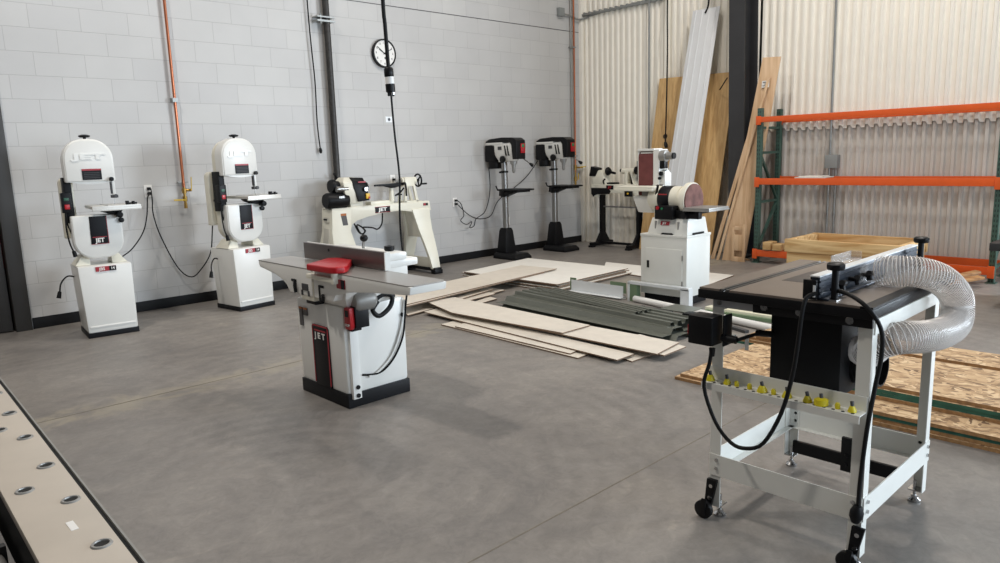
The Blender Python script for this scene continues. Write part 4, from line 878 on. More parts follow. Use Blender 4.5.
    for x in (2.415, 3.27):
        m = MB(); m.cyl((x, .945, .912), (x, .945, 1.02), .0115, n=14); m.lathe([(0, 0), (.026, 0), (.03, .006), (.03, .018), (.022, .024), (0, .024)], (x, .945, 1.017), (0, 0, 1), 8); m.build('clamp_post', BLACK, t, **W)
        MB().box(x-.02, x+.02, .93, .96, .906, .918, .002).build('post_base', STEEL, t, **W)
    # motor housing below
    m = MB(); m.box(2.52, 2.80, .955, 1.21, .545, .87, .004); mh = m.build('router_box', BKMETAL, t, **W)
    m = MB(); m.lathe([(.064, 0), (.064, .09), (.058, .09), (.058, 0)], (2.67, .956, .635), (0, -1, 0), 28); m.lathe([(.068, 0), (.068, .012), (.05, .012)], (2.67, .956, .635), (0, -1, 0), 28); m.cyl((2.67, .953, .635), (2.67, .95, .635), .06, n=24); m.build('dust_port', BLACK, mh, **W)
    MB().cyl((2.62, .956, .70), (2.62, .952, .70), .005, n=8).build('box_screw', STEEL, mh, **W)
    # fence dust port in clear plastic
    m = MB(); m.loft([[(2.72, .98, .925), (2.80, .98, .925), (2.80, .98, .985), (2.72, .98, .985)], [(2.76, .90, .93), (2.86, .90, .93), (2.86, .90, 1.02), (2.76, .90, 1.02)]], .006); m.build('fence_dust_port', CLEARP, t, **W)
    # hose
    P = [(2.776, .935, .966), (2.775, .88, .972), (2.80, .82, .970), (2.86, .765, .945), (2.945, .735, .885), (2.97, .725, .825), (2.92, .72, .775), (2.80, .725, .765), (2.66, .742, .775), (2.56, .78, .785), (2.545, .84, .76), (2.58, .885, .715), (2.64, .93, .70)]
    Q = spline([Vector(p) for p in P], 40)
    # resample evenly
    L = [0]
    for a, b_ in zip(Q, Q[1:]): L.append(L[-1]+(b_-a).length)
    def at(s):
        for i in range(1, len(L)):
            if L[i] >= s: return Q[i-1].lerp(Q[i], (s-L[i-1])/max(1e-9, L[i]-L[i-1]))
        return Q[-1]
    pitch = .0092; nr = int(L[-1]/pitch)
    pts = [at(L[-1]*i/(nr*4)) for i in range(nr*4+1)]
    rad = .053
    m = MB(); m.tube(pts, rad, 28, smooth=0, radii=lambda f, i: rad-.0035*(0.5-0.5*math.cos(i*PI/2)) if True else rad)
    bmesh.ops.delete(m.bm, geom=[f for f in m.bm.faces if len(f.verts) > 4], context='FACES')
    m.build('dust_hose', HOSE, t, world=True, sharp=80)
    # spiral rib
    hel = []; prev = None; steps = nr*18
    for i in range(steps+1):
        s = L[-1]*i/steps; p = at(s); d = at(min(L[-1], s+.004))-at(max(0, s-.004)); d.normalize()
        a = d.orthogonal() if prev is None else prev-d*prev.dot(d)
        a.normalize(); prev = a; b_ = d.cross(a); th = 2*PI*i/18
        hel.append(p+(a*math.cos(th)+b_*math.sin(th))*(rad+.0006))
    m = MB(); m.tube(hel, .0017, 5, smooth=0); m.build('hose_rib', HOSEWIRE, t, world=True, sharp=80)
    # tray
    m = MB(); m.box(2.335, 2.398, .818, 1.385, .56, .563); m.box(2.334, 2.337, .818, 1.385, .538, .563); m.box(2.394, 2.398, .818, 1.385, .538, .612); tr = m.build('bit_tray', TABWHITE, t, **W)
    m = MB()
    for k in range(17):
        m.cyl((2.352, .845+k*.031, .5632), (2.352, .845+k*.031, .5638), .006, n=8)
    m.build('tray_hole', HOLE, tr, **W)
    # switch
    m = MB(); m.box(2.30, 2.378, 1.325, 1.425, .712, .820, .007); sw = m.build('switch_box', BLACK, t, **W)
    MB().box(2.34, 2.399, 1.30, 1.306, .71, .825, .002).build('switch_bracket', BLACK, sw, **W)
    MB().box(2.315, 2.36, 1.424, 1.436, .74, .78, .005).build('stop_paddle', RED, sw, **W)
    MB().cyl((2.35, 1.315, .74), (2.36, 1.26, .737), .014, n=12).cyl((2.33, 1.34, .70), (2.33, 1.34, .67), .012, .009, n=12).build('strain_relief', RUBBER, sw, **W)
    # cables
    m = MB(); m.tube([(2.372, .985, .94), (2.35, 1.01, .925), (2.33, 1.015, .86), (2.325, 1.02, .78), (2.325, 1.035, .66), (2.315, 1.065, .52), (2.305, 1.12, .40), (2.30, 1.18, .365), (2.30, 1.24, .37), (2.31, 1.31, .43), (2.32, 1.365, .55), (2.33, 1.35, .64), (2.335, 1.345, .70)], .0072, 10); m.build('switch_cable', RUBBER, t, **W)
    m = MB(); m.tube([(2.44, .965, .945), (2.40, .90, .945), (2.375, .83, .915), (2.38, .785, .85), (2.40, .785, .76), (2.41, .80, .66), (2.40, .815, .5), (2.395, .825, .32), (2.39, .825, .215)], .0072, 10); m.build('mains_cable', RUBBER, t, **W)
    m = MB(); m.lathe([(0, 0), (.013, 0), (.022, .02), (.022, .04), (.012, .06), (0, .06)], (2.39, .825, .235), (-.1, .1, -1), 12); m.build('mains_plug', BLACK, t, **W)
    m = MB(); m.tube([(2.36, 1.26, .737), (2.46, 1.25, .738), (2.50, 1.235, .74), (2.52, 1.21, .742)], .007); m.cyl((2.50, 1.255, .738), (2.50, 1.195, .742), .012, n=12); m.build('router_cable', RUBBER, t, **W)
    MB().box(2.498, 2.5, 1.285, 1.30, .665, .725).tube([(2.499, 1.292, .722), (2.48, 1.27, .735)], .0015, 4, smooth=0).build('cable_tag', PLASTICW, t, **W)
    # casters on the front legs
    for y in (1.362, .82):
        m = MB(); m.prism([(y-.022, .16), (y+.02, .16), (y+.032, .03), (y+.008, .02)], 'x', 2.382, 2.397, .002); m.prism([(y-.0, .09), (y+.02, .09), (y+.032, .03), (y+.008, .02)], 'x', 2.345, 2.35, .001); cs = m.build('caster_bracket', BKMETAL, t, **W)
        m = MB(); m.lathe([(0, 0), (.028, 0), (.036, .005), (.036, .022), (.028, .027), (0, .027)], (2.353, y+.022, .037), (1, 0, 0), 22); m.build('caster_wheel', RUBBER, cs, **W)
        for yy, z in ((y, .135), (y+.005, .085)): MB().cyl((2.384, yy, z), (2.376, yy, z), .008, n=8).build('caster_bolt', CHROME, cs, **W)
    # black mobile base bar at the back
    m = MB(); m.box(3.05, 3.068, .88, 1.345, .065, .12, .002); m.build('rear_bar', BKMETAL, t, **W)
    m = MB(); m.box(3.035, 3.052, 1.085, 1.13, .05, .20, .002); m.cyl((3.036, 1.107, .08), (3.028, 1.107, .08), .008, n=8); m.cyl((3.036, 1.107, .12), (3.028, 1.107, .12), .008, n=8); m.build('bar_bracket', BKMETAL, t, **W)
    return t
make_router()
names = ['first', 'second', 'third', 'fourth', 'fifth', 'sixth', 'seventh', 'eighth', 'ninth', 'tenth', 'eleventh']
bits = [(1.385, 1), (1.317, .8), (1.278, .5), (1.228, .55), (1.180, 1.1), (1.138, .5), (1.090, 1), (1.018, .9), (.972, 1.15), (.918, .65), (.872, .8)]
kinds = {1: 'wide cone', .8: 'small cone', .5: 'thin', .55: 'short stub', 1.1: 'broad flared', .9: 'cone', 1.15: 'large drum', .65: 'narrow'}
for i, (y, s) in enumerate(bits):
    t = thing('router_bit', 'yellow %s router bit, %s from the left in the white tray' % (kinds[s], names[i]), 'router bit', (2.366, y-.02, .563), random.uniform(0, 90), 'yellow router bits in the tray')
    s *= .82 if s not in (1.15,) else 1; h = .024*(.7+.3*s)
    if s >= .6: pr = [(0, 0), (.021*s, 0), (.021*s, .006), (.010*s, h), (0, h)] if s != 1.15 else [(0, 0), (.02*s, 0), (.02*s, h*.8), (.012, h), (0, h)]
    else: pr = [(0, 0), (.008, 0), (.009, h*.6), (.006, h), (0, h)]
    MB().lathe(pr, (0, 0, 0), (0.06, .05, 1), 10).build('cutter_head', YELLOW, t)
    if s >= .6: MB().cyl((0, 0, h-.002), (.003, .003, h+.014), .006, n=10).build('shank', DKGREY, t)

# ------------------------------------------------------------------ pallet rack along the ribbed wall
t = thing('pallet_rack', 'tall pallet rack with orange beams and green uprights on the ribbed wall', 'rack', (8.75, 3.03, 0))
W = dict(world=True)
YL, YR, XF, XB = 4.30, 1.80, 8.50, 9.0
for y in (YL, YR):
    for x in (XF, XB):
        m = MB(); m.box(x-.03, x+.03, y-.028, y+.028, 0, 1.88, .003); m.box(x-.05, x+.05, y-.045, y+.045, 0, .01); m.build('upright', UPRIGHT, t, **W)
    m = MB()
    for z in (.15, .75, 1.35, 1.65): m.bar((XF, y, z), (XB, y, z), .03, .03)
    m.bar((XF, y, .15), (XB, y, .75), .03, .03); m.bar((XB, y, .75), (XF, y, 1.35), .03, .03); m.build('cross_brace', TEAL, t, **W)
for z0, z1 in ((1.712, 1.775), (.968, 1.045), (.085, .165)):
    for x in (XF, XB):
        xa = x-.055 if x == XF else x+.01
        m = MB(); m.prism([(xa, z0), (xa+.045, z0), (xa+.045, z1-.012), (xa+.022, z1-.012), (xa+.022, z1), (xa, z1)], 'y', YR-.02, YL+.02, .003)
        bm_ = m.build('beam', ORANGE, t, **W)
        for y in (YL, YR):
            MB().box(xa-.006, xa+.01, y-.03, y+.03, z0-.03, z1+.012, .003).build('beam_connector', ORANGE, bm_, **W)
m = MB(); m.box(8.62, 8.86, 3.60, 3.86, 1.052, 1.062); m.box(8.60, 8.88, 3.55, 3.9, 1.040, 1.052)
solo(m, 'board', PALE, 'small pale board lying across the middle rack shelf', 'board')
# the mid board spans the beams on two battens
m = MB(); m.box(8.44, 9.06, 3.70, 3.76, 1.053-.0, 1.0535)

# grey box and conduits on the ribbed wall behind the rack
t = thing('electrical_box', 'grey electrical box with conduits on the ribbed wall behind the rack', 'electrical box', (9.05, 3.64, 1.14))
MB().box(-.06, .03, -.075, .075, 0, .16, .005).build('box', GREYBOX, t)
for dy in (-.045, .035): MB().cyl((-.01, dy, 0), (-.01, dy, -1.14), .013, n=10).build('conduit', GALV, t)
MB().cyl((-.01, .035, .16), (-.03, .05, 5), .013, n=10).build('conduit', GALV, t)
t = thing('electrical_box', 'grey electrical panel on the ribbed wall behind the small lathe', 'electrical box', (9.02, 6.28, .85))
MB().box(-.07, .03, -.15, .16, 0, .42, .006).build('box', GREYBOX, t)
MB().cyl((0, 0, .42), (0, 0, 4.5), .013, n=10).build('conduit', GALV, t)
MB().box(-.074, -.068, -.13, .14, .02, .40, .003).build('panel_door', GREYBOX, t)
t = thing('hanging_cable', 'black cable hanging down the ribbed wall over the plywood', 'cable', (8.86, 5.88, 1.45))
MB().tube([(.14, .09, 3.4), (.13, .08, 2.05), (.1, .06, 1.75), (.02, .0, 1.4), (0, -.01, .9), (0, 0, .4), (0, .01, .05)], .010).build('cable', RUBBER, t)
MB().lathe([(0, 0), (.018, 0), (.028, .04), (.022, .08), (0, .08)], (0, .01, .08), (-.1, -.3, -1), 12).build('plug', RUBBER, t)

# ------------------------------------------------------------------ boards leaning on the ribbed wall
def leaning(name, p_bl, p_br, p_tl, p_tr, th, m_, label, cat, group=None, mod=None):
    """a flat board given by its four front corners"""
    A = [Vector(p) for p in (p_bl, p_br, p_tr, p_tl)]
    n = (A[1]-A[0]).cross(A[3]-A[0]).normalized()
    if n.x > 0: n = -n
    mb = MB(); mb.loft([[tuple(p) for p in A], [tuple(p-n*th) for p in A]], .0015)
    if mod: mod(mb, A, n)
    return solo(mb, name, m_, label, cat, group)
t = leaning('plywood_sheet', (8.73, 6.24, .0), (8.73, 5.07, .0), (9.02, 6.10, 2.42), (9.02, 4.93, 2.40), .018, PLY, 'full plywood sheet leaning on the wall behind the pale metal panel', 'plywood')
for (y, z, r) in ((5.93, 1.61, .035),):
    kx = 8.73+.29*z/2.42-.003
    k_ = MB().lathe([(0, 0), (r, 0), (r, .004), (0, .004)], (kx-t.location.x, y-t.location.y, z-t.location.z), (-1, 0, .12), 12).build('knot', mat('dark wood knot', (52, 36, 24), .8), t)
def ribs(mb, A, n):
    for f in (.12, .36, .62, .86):
        a, b_ = A[0].lerp(A[1], f), A[3].lerp(A[2], f); mb.bar(a+n*.002, b_+n*.002, .02, .012, up=tuple(n), bev=.003)
leaning('roofing_sheet', (8.50, 5.80, 0), (8.50, 5.36, 0), (8.99, 5.555, 3.25), (8.99, 5.155, 3.25), .01, SHEETMETAL, 'long pale ribbed metal panel leaning in front of the plywood', 'panel', mod=ribs)
solo(MB().tube([(8.97, 5.36, 3.19), (9.0, 5.33, 3.3), (9.02, 5.33, 3.6)], .012, smooth=3), 'strap', RUBBER, 'black strap at the top of the leaning metal panel', 'strap')
solo(MB().bar((8.93, 5.10, 2.18), (8.69, 4.86, 2.30), .014, .006), 'strap', RUBBER, 'black strap across the plywood edge by the steel column', 'strap')
leaning('plank', (8.43, 4.735, 0), (8.50, 4.46, 0), (8.66, 4.378, 2.49), (8.69, 4.163, 2.48), .02, PLANK, 'widest pale plank leaning beside the steel column, with a white sticker', 'plank', 'planks leaning by the steel column')
leaning('plank', (8.40, 4.80, 0), (8.405, 4.765, 0), (8.62, 4.29, 2.25), (8.62, 4.255, 2.25), .02, PLANK, 'long narrow pale strip leaning over the left edge of the widest plank', 'plank', 'planks leaning by the steel column')
leaning('plank', (8.46, 4.915, 0), (8.465, 4.865, 0), (8.61, 4.474, 1.755), (8.61, 4.424, 1.755), .02, PLANK, 'short narrow pale strip leaning leftmost in front of the steel column', 'plank', 'planks leaning by the steel column')
pl_ = [o for o in bpy.data.objects if o.name == 'plank'][0]
stk = MB(); stk.box(-.004, 0, -.05, .05, -.04, .04); st = stk.build('sticker', PLASTICW, pl_); st.location = Vector((8.43+.235*2.17/2.49-.006, 4.315, 2.17))-pl_.location; st.rotation_euler = (0, math.radians(5), math.radians(-8))
mk = MB()
for k in range(3): mk.box(-.006, -.003, -.035, .035-.02*(k % 2), .018-k*.02, .026-k*.02)
mk = mk.build('sticker_print', DKGREY, st)
m = MB(); m.box(8.56, 8.585, 4.43, 4.58, 0, .02)
for y0, y1, z0, z1 in ((4.42, 4.455, 0, .47), (4.565, 4.60, 0, .43), (4.455, 4.565, 0, .06), (4.455, 4.565, .14, .34), (4.455, 4.565, .40, .45)): m.box(8.42, 8.44, y0, y1, z0, z1, .002)
m.M = Matrix.Translation((.0, -.08, 0)) 
solo(m, 'slotted_panel', PLANK, 'small tan panel with two hand slots at the foot of the planks', 'panel')

# crate
t = thing('wooden_crate', 'open pine crate on the floor in front of the rack', 'crate', (7.95, 2.98, 0))
x0, x1, y0, y1, zt = 7.60, 8.30, 2.36, 3.50, .435
m = MB()
m.box(x0, x0+.04, y0, y1, .02, .30, .003); m.build('side_board', PINE, t, **W)
MB().box(x0-.02, x0+.03, y0-.02, y1+.02, .30, zt, .003).build('top_rail', PINE, t, **W)
MB().box(x1-.03, x1+.02, y0-.02, y1+.02, .30, zt, .003).build('top_rail', PINE, t, **W)
MB().box(x1-.04, x1, y0, y1, .02, .30, .003).build('side_board', PINE, t, **W)
for y in (y0, y1-.04):
    MB().box(x0+.04, x1-.04, y, y+.04, .02, .30, .003).build('end_board', PINE, t, **W); MB().box(x0+.03, x1-.03, y-.01, y+.045, .30, zt, .003).build('top_rail', PINE, t, **W)
MB().box(x0, x1, y0, y1, 0, .025).build('bottom', OFFCUT, t, **W)

# wood blocks at the rack foot and offcuts on its right
for i, (x, y, z, a, l) in enumerate(((8.52, 4.14, .1735, 0, 'square offcut block on the lower rack beam, left of two'), (8.52, 4.02, .1735, 4, 'pale offcut block on the lower rack beam, right of two'))):
    m = MB(); m.box(-.09, .09, -.05, .05, 0, .095 if i == 0 else .075, .003); m.M = Matrix.Identity(4)
    o = m.build('wood_block', PINE, None); o.location = (x, y, z); o.rotation_euler.z = math.radians(a); tag(o, l, 'wood block', 'offcut blocks on the rack')
for i, (p, q, w, l) in enumerate((((7.95, 2.26, .03), (8.34, 1.88, .13), .09, 'leaning brown board in the pile under the right end of the rack'), ((8.05, 2.28, .02), (8.40, 1.90, .06), .10, 'brown board lying rearmost under the right end of the rack'), ((7.85, 2.22, .02), (8.2, 1.82, .10), .12, 'brown board lying foremost under the right end of the rack'))):
    solo(MB().bar(p, q, w, .025, bev=.002), 'brown_board', OFFCUT, l, 'board', 'offcut boards under the rack')
# low bench at the right edge
t = thing('low_bench', 'low plywood bench with dark top at the right edge', 'bench', (7.6, .95, 0))
MB().box(-.45, .45, -.9, .60, .50, .565, .004).build('bench_top', BENCHTOP, t)
MB().box(-.35, .35, .46, .50, 0, .50, .003).build('end_panel', PLANK, t); MB().box(-.35, .35, -.80, -.76, 0, .50, .003).build('end_panel', PLANK, t)
MB().box(.30, .33, -.76, .46, .1, .50).build('back_panel', PLANK, t)

# ------------------------------------------------------------------ loose sheets on the floor
def sheet(poly, z, th, face, edge, name, label, cat, group):
    t = bmesh.new(); A = [t.verts.new((x, y, z)) for x, y in poly]; B = [t.verts.new((x, y, z-th)) for x, y in poly]
    f = t.faces.new(A); f2 = t.faces.new(B[::-1]); n = len(poly)
    sides = [t.faces.new((A[i], B[i], B[(i+1) % n], A[(i+1) % n])) for i in range(n)]
    bmesh.ops.recalc_face_normals(t, faces=t.faces)
    for s in sides: s.material_index = 1
    mb = MB(); mb._add(t, 0)
    return solo(mb, name, [face, edge], label, cat, group)
G = 'cut beige panels scattered on the floor'
SH = [
    ('D', [(4.05, 5.87), (6.126, 6.095), (6.186, 5.571), (3.70, 5.29)], .106, BEIGE, 'longest beige panel strip, lying highest beside the jointer'),
    ('D2', [(4.1, 5.80), (5.9, 6.0), (5.95, 5.55), (3.76, 5.27)], .0955, BEIGE, 'beige strip directly under the longest panel strip'),
    ('D3', [(3.95, 5.62), (5.2, 5.75), (5.2, 5.42), (3.80, 5.24)], .02, BEIGE, 'beige strip on the floor below the longest panel strip'),
    ('b1', [(4.526, 5.423), (5.08, 5.539), (5.05, 5.437), (4.513, 5.317)], .05, BEIGE, 'narrow beige offcut, topmost of three by the strip end'),
    ('b2', [(4.517, 5.353), (4.961, 5.411), (4.945, 5.297), (4.505, 5.249)], .034, BEIGE, 'narrow beige offcut, middle of three by the strip end'),
    ('b3', [(4.529, 5.218), (4.873, 5.302), (4.845, 5.17), (4.545, 5.12)], .015, BEIGE, 'narrow beige offcut, lowest of three by the strip end'),
    ('S5', [(4.129, 5.379), (4.438, 5.333), (4.354, 3.579), (4.029, 3.582), (3.963, 4.812)], .074, BEIGE, 'beige panel with one angled end, top of the front row'),
    ('S7', [(4.033, 4.276), (4.381, 3.591), (4.384, 2.785), (4.033, 2.733)], .060, BEIGE, 'beige panel at the right end of the front row'),
    ('S8', [(4.092, 3.365), (4.448, 3.168), (4.363, 2.714), (4.077, 2.706)], .046, BEIGE, 'beige panel peeking out under the right end panel'),
    ('S6', [(3.946, 5.191), (4.119, 5.217), (4.013, 2.908), (3.819, 2.907)], .033, BEIGE, 'longest beige strip of the front row, under the angled panel'),
    ('S10', [(3.788, 4.754), (3.952, 4.762), (3.90, 3.20), (3.745, 3.19)], .0105, BEIGE, 'thin beige strip flat on the floor, foremost of the front row'),
    ('S11', [(3.789, 4.569), (3.941, 4.602), (3.895, 3.297), (3.768, 3.282)], .0215, BEIGE, 'thin beige strip lying on the foremost floor strip'),
    ('S12', [(3.999, 3.197), (4.271, 2.998), (4.184, 2.852), (3.918, 2.856)], .0105, BEIGE, 'small beige piece on the floor under the front row right end'),
]
for n_, poly, z, f_, l in SH: sheet(poly, z, .009, f_, PEDGE, 'panel_sheet', l, 'panel', G)
# low packers that carry the raised panels
# white stack
base = [(5.482, 6.401), (6.722, 6.555), (6.788, 5.005), (5.51, 4.963)]
pos = ['lowest', 'second from the floor', 'third from the floor', 'fourth from the floor', 'fifth from the floor', 'topmost']
for k in range(6):
    dx, dy = (random.uniform(-.02, .06), random.uniform(-.03, .06)) if k < 5 else (0, 0)
    sheet([(x+dx, y+dy) for x, y in base], .014*(k+1), .011, PALE, PEDGE, 'panel_sheet', 'large white panel sheet, %s in the stack by the drill presses' % pos[k], 'panel', 'white panel sheets in the stack')
sheet([(7.39, 5.798), (7.415, 4.012), (6.62, 3.914), (6.87, 5.44)], .014, .012, PALE, PEDGE, 'panel_sheet', 'white panel sheet flat on the floor behind the sander cabinet', 'panel', 'white panel sheets on the floor')

# dark metal roofing bundle
def ribbed(L, w, h, pitch, d=.0015, flat=.4):
    """ribbed panel along local y"""
    n = int(w/pitch); t = bmesh.new(); prof = []
    for k in range(n):
        x = -w/2+k*pitch
        prof += [(x, 0), (x+pitch*flat, 0), (x+pitch*(flat+.1), h), (x+pitch*.9, h)]
    prof.append((-w/2+n*pitch, 0))
    up = [(x, z+d) for x, z in prof]
    ring = prof+up[::-1]
    A = [t.verts.new((x, -L/2, z)) for x, z in ring]; B = [t.verts.new((x, L/2, z)) for x, z in ring]; m_ = len(ring)
    for i in range(m_): t.faces.new((A[i], A[(i+1) % m_], B[(i+1) % m_], B[i]))
    k = len(prof)
    for R in (A, B):
        for i in range(k-1): t.faces.new((R[i], R[i+1], R[m_-2-i], R[m_-1-i]))
    bmesh.ops.recalc_face_normals(t, faces=t.faces); return t
RB = [(4.80, 3.90, .0, -2, 1.95, .66, .04, .33, 'dark olive ribbed metal sheet, bottom of the bundle'),
      (4.82, 3.95, .042, -4, 1.95, .54, .04, .27, 'dark olive ribbed metal sheet, second in the bundle'),
      (4.90, 3.97, .084, -6, 1.90, .36, .03, .09, 'dark olive ribbed metal sheet, third in the bundle'),
      (4.95, 4.05, .116, -11, 1.30, .20, .016, .05, 'narrow dark ribbed metal strip, topmost in the bundle')]
for x, y, z, a, L_, w, h, p_, l in RB:
    mb = MB(); mb._add(ribbed(L_, w, h, p_)); o = mb.build('metal_sheet', OLIVE, sharp=20); o.location = (x, y, z); o.rotation_euler.z = math.radians(-a*-1+0)
    tag(o, l, 'metal sheet', 'dark metal sheets in the bundle')
solo(MB().box(5.08, 5.32, 3.15, 3.42, .10, .106), 'metal_offcut', OLIVE, 'square dark metal offcut on the right end of the bundle', 'metal offcut')
solo(MB().box(4.95, 5.05, 2.98, 3.12, .094, .13, .004).cyl((4.97, 3.0, .11), (4.97, 2.9, .11), .012), 'metal_bracket', BKMETAL, 'black bracket at the right end of the dark bundle', 'bracket')
# white trim with green back
t = thing('metal_trim', 'white sheet trim with green ends lying behind the dark bundle', 'trim', (5.62, 4.50, 0))
MB().box(-.003, .0, -.30, .36, .02, .13).box(-.06, 0, -.30, .36, .016, .02).box(-.003, .05, -.30, .36, 0, .003).box(.047, .05, -.3, .36, 0, .02).build('face', TRIMW, t)
MB().box(.002, .008, -.33, -.14, .06, .165).box(.002, .008, .30, .38, .03, .15).build('back', SAGE, t)
t = thing('metal_trim', 'white bent metal trim standing like a low bench before the sander cabinet', 'trim', (5.64, 3.80, 0))
MB().box(-.03, .03, -.33, .34, .175, .19, .003).box(-.034, -.03, -.33, .34, .165, .19).build('top', TRIMW, t)
for y, y2 in ((.315, .34), (-.335, -.245)):
    MB().box(-.034, -.030, y, y2, 0, .175).box(-.030, .03, y2-.004 if y > 0 else y, y2 if y > 0 else y+.004, 0, .175).build('leg', TRIMW, t)
MB().box(-.031, -.027, .235, .314, .0, .165).box(-.027, .03, .235, .239, .0, .165).build('green_lining', SAGE, t)
# tubes and channel lying beyond the router table
solo(MB().tube([(5.60, 4.05, .03), (5.23, 2.25, .03)], .030, 14, smooth=0), 'white_tube', PLASTICW, 'white round tube on the floor beyond the router table', 'tube')
m = MB(); m.box(5.60, 5.70, 2.25, 3.30, 0, .05, .003); solo(m, 'metal_channel', mat('cream channel paint', (216, 212, 188), .45), 'cream metal channel on the floor beside the white tube', 'channel')
solo(MB().box(5.57, 5.60, 2.2, 3.28, 0, .03), 'metal_rail', SAGE, 'thin green metal rail along the cream channel', 'rail')
solo(MB().bar((5.05, 3.0, .012), (4.95, 2.66, .012), .03, .022), 'metal_rail', GALV, 'thin grey rail on the floor at the dark bundle end', 'rail')
solo(MB().bar((5.30, 3.1, .012), (5.14, 2.66, .012), .04, .022), 'metal_rail', DKGREY, 'dark flat rail on the floor in front of the white tube', 'rail')
solo(MB().box(5.28, 5.32, 3.5, 4.15, 0, .02).box(5.37, 5.41, 3.5, 4.15, 0, .02).box(5.28, 5.41, 3.8, 3.83, .018, .025), 'metal_rail', DKGREY, 'pair of dark rails on the floor before the sander', 'rail')
solo(MB().box(4.88, 5.06, 1.60, 1.82, .1145, .13).box(4.95, 4.99, 1.65, 1.78, .13, .15, .005), 'metal_plate', BKMETAL, 'dark flat plate on top of the rear strand board stack', 'plate')

# strand board stacks behind the router table
def osbsheet(x0, x1, y0, y1, z, th, green, label, rot=0.0):
    t = bmesh.new(); bmesh.ops.create_cube(t, size=1)
    for v in t.verts: v.co = Vector((v.co.x*(x1-x0), v.co.y*(y1-y0), v.co.z*th+th/2))
    for f in t.faces: f.material_index = 0 if abs(f.normal.z) > .9 else (2 if green else 1)
    mb = MB(); mb._add(t, 0); o = mb.build('strand_board', [OSB, OSBEDGE, GREENEDGE]); o.location = ((x0+x1)/2, (y0+y1)/2, z); o.rotation_euler.z = math.radians(rot)
    return tag(o, label, 'board', 'strand boards in stacks')
th = .0185
z = 0
for k, (g, x0, yl, w) in enumerate(((0, 3.80, 2.44, .98), (0, 3.81, 2.41, .96), (1, 3.81, 2.0, 1.0), (0, 3.80, 1.70, .95))):
    osbsheet(x0, x0+w, -.6, yl, z, th, g, 'strand board, %s of the front stack nearest the router table' % ('lowest', 'second', 'green-edged third', 'fourth')[k], (.3, -.2, .5, .2)[k]); z += th+.0005
z1 = z
for k, (g, x0) in enumerate(((0, 3.99), (1, 4.0), (1, 3.99), (0, 4.01))):
    osbsheet(x0, x0+.66, -.6, 1.62-.05*k, z, th, g, 'strand board, %s sheet of the upper step in the front stack' % ('lowest', 'second', 'third', 'topmost')[k], (.2, .4, -.3, .1)[k]); z += th+.0005
z = 0
for k, (g, x0, yl) in enumerate(((1, 4.84, 2.60), (0, 4.83, 2.55), (0, 4.86, 2.5), (0, 4.86, 2.44), (0, 4.85, 2.1), (0, 4.88, 1.9))):
    osbsheet(x0, x0+.32, -.6, yl, z, th, g, 'strand board, %s of the narrow rear stack' % ('green-edged lowest', 'second', 'third', 'fourth', 'fifth', 'topmost')[k], (.3, -.3, .2, .4, -.2, .3)[k]); z += th+.0005

# ------------------------------------------------------------------ steel machine rail in the near left corner
t = thing('machine_bed', 'long steel machine rail with round bolt holes in the near left corner', 'machine', (.22, 1.9, 0))
W = dict(world=True)
zt = .75
def rx(y): return .339+(.385-.339)*(y-1.266)/(2.829-1.266)
m = MB(); m.prism([(rx(.2)-.012, .2), (rx(3.6)-.012, 3.6), (rx(3.6)-.155, 3.6), (rx(.2)-.128, .2)], 'z', zt-.02, zt, .002); m.build('top_plate', PLATE, t, **W)
m = MB(); m.prism([(rx(.2)-.001, .2), (rx(3.6)-.001, 3.6), (rx(3.6)-.013, 3.6), (rx(.2)-.013, .2)], 'z', zt-.05, zt-.012); m.build('side_groove', BKMETAL, t, **W)
m = MB(); m.prism([(rx(.2)+.003, .2), (rx(3.6)+.003, 3.6), (rx(3.6)-.001, 3.6), (rx(.2)-.001, .2)], 'z', zt-.05, zt-.006); m.build('side_lip', GREYMETAL, t, **W)
m = MB(); m.prism([(rx(.2)-.01, .2), (rx(3.6)-.01, 3.6), (rx(3.6)-.02, 3.6), (rx(.2)-.02, .2)], 'z', .12, zt-.02); m.prism([(rx(.2)-.11, .2), (rx(3.6)-.13, 3.6), (rx(3.6)-.15, 3.6), (rx(.2)-.125, .2)], 'z', zt-.16, zt-.02); m.build('side_frame', BKMETAL, t, **W)
for (x, y) in ((.337, 2.371), (.327, 2.119), (.321, 1.873), (.315, 1.633), (.307, 1.39), (.29, 2.232), (.257, 1.756), (.345, 2.62), (.30, 1.15)):
    h = MB().lathe([(.0125, .0), (.0135, .003), (.017, .003), (.019, 0)], (x-.006, y, zt), (0, 0, 1), 20).build('bolt_collar', GREYMETAL, t, **W)
    MB().cyl((x-.006, y, zt), (x-.006, y, zt+.0006), .0128, n=18).build('bolt_hole', HOLE, h, **W)
MB().box(.275, .288, 1.487, 1.53, zt, zt+.0008).build('white_label', PLASTICW, t, **W)
m = MB(); m.box(-.6, .20, .2, 3.6, .12, .45); m.build('inner_tray', BKMETAL, t, **W)
m = MB(); y = .4
while y < 3.5:
    m.box(.06, .20, y, y+.02, .45, .66, .003); m.cyl((.15, y+.06, .45), (.15, y+.06, .60), .012, n=10); y += .12
m.build('inner_rib', DKGREY, t, **W)
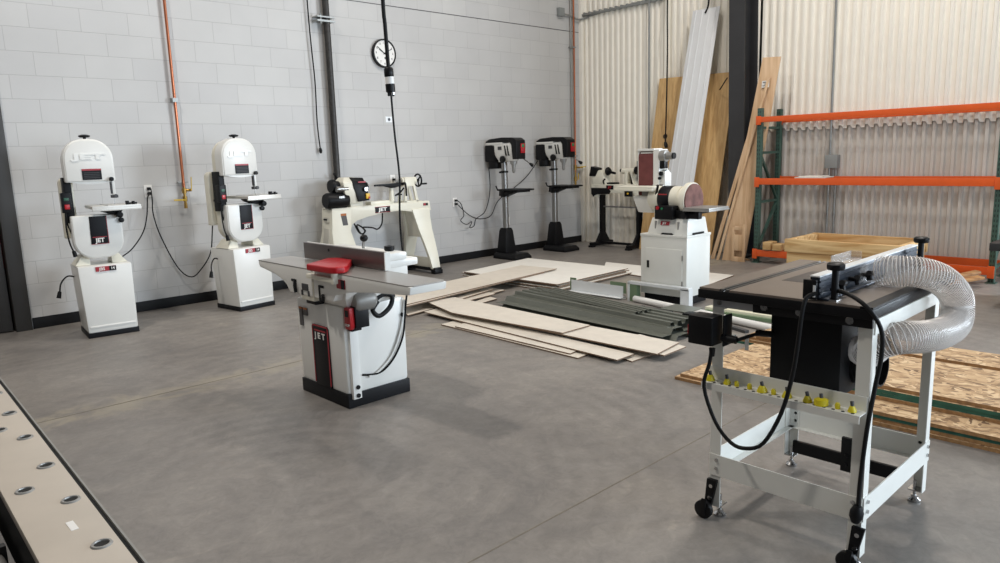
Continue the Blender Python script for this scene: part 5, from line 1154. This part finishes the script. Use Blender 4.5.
m = MB(); m.cyl((.18, 1.2, .62), (.18, 2.6, .66), .014, n=12); m.build('inner_rod', GREYMETAL, t, **W)
for y in (.35, 3.4): MB().box(.16, .30, y, y+.08, 0, .60, .004).build('support_leg', BKMETAL, t, **W)

# ------------------------------------------------------------------ camera
F = Vector((.67719, .715429, -.171974)); R = Vector((.722168, -.691023, -.031011)); U = Vector((.141024, .103194, .984613))
cam = bpy.data.cameras.new('camera'); co = bpy.data.objects.new('camera', cam); COL.objects.link(co)
cam.sensor_fit = 'HORIZONTAL'; cam.sensor_width = 36; cam.lens = 724.62/1000*36; cam.clip_start = .02; cam.clip_end = 100
Mx = Matrix((R, U, -F)).transposed().to_4x4(); Mx.translation = Vector((0, 0, 1.42277)); co.matrix_world = Mx
SC.camera = co

# ------------------------------------------------------------------ light
def area(name, loc, target, sx, sy, e, col):
    l = bpy.data.lights.new(name, 'AREA'); l.shape = 'RECTANGLE'; l.size = sx; l.size_y = sy; l.energy = e; l.color = col
    o = bpy.data.objects.new(name, l); COL.objects.link(o); o.location = loc
    o.rotation_euler = (Vector(target)-Vector(loc)).to_track_quat('-Z', 'Y').to_euler(); return o
warm = (1.0, .945, .875)
area('high_bay_light', (-.3, 4.4, 7.0), (-.3, 4.4, 0), .45, .45, 230, warm)
area('high_bay_light', (4.6, 4.2, 7.0), (4.6, 4.2, 0), .5, .5, 100, warm)
area('high_bay_light', (6.6, 2.0, 7.0), (6.6, 2.0, 0), .5, .5, 200, warm)
area('daylight_from_open_door', (10.6, -3.6, 2.2), (2.5, 6.5, 1.0), 2.6, 2.6, 760, (.78, .89, 1.0))
area('side_fill_light', (3.5, -4.0, 2.0), (3.5, 5, 1.2), 5, 3.2, 280, (.74, .87, 1.0))  # added fill rather than a door, lifts the faces turned right
w = bpy.data.worlds.new('world'); SC.world = w; w.use_nodes = True
bg = w.node_tree.nodes['Background']; bg.inputs['Color'].default_value = (.98, .96, .94, 1); bg.inputs['Strength'].default_value = .15
SC.view_settings.view_transform = 'Standard'; SC.view_settings.look = 'None'; SC.view_settings.exposure = 0
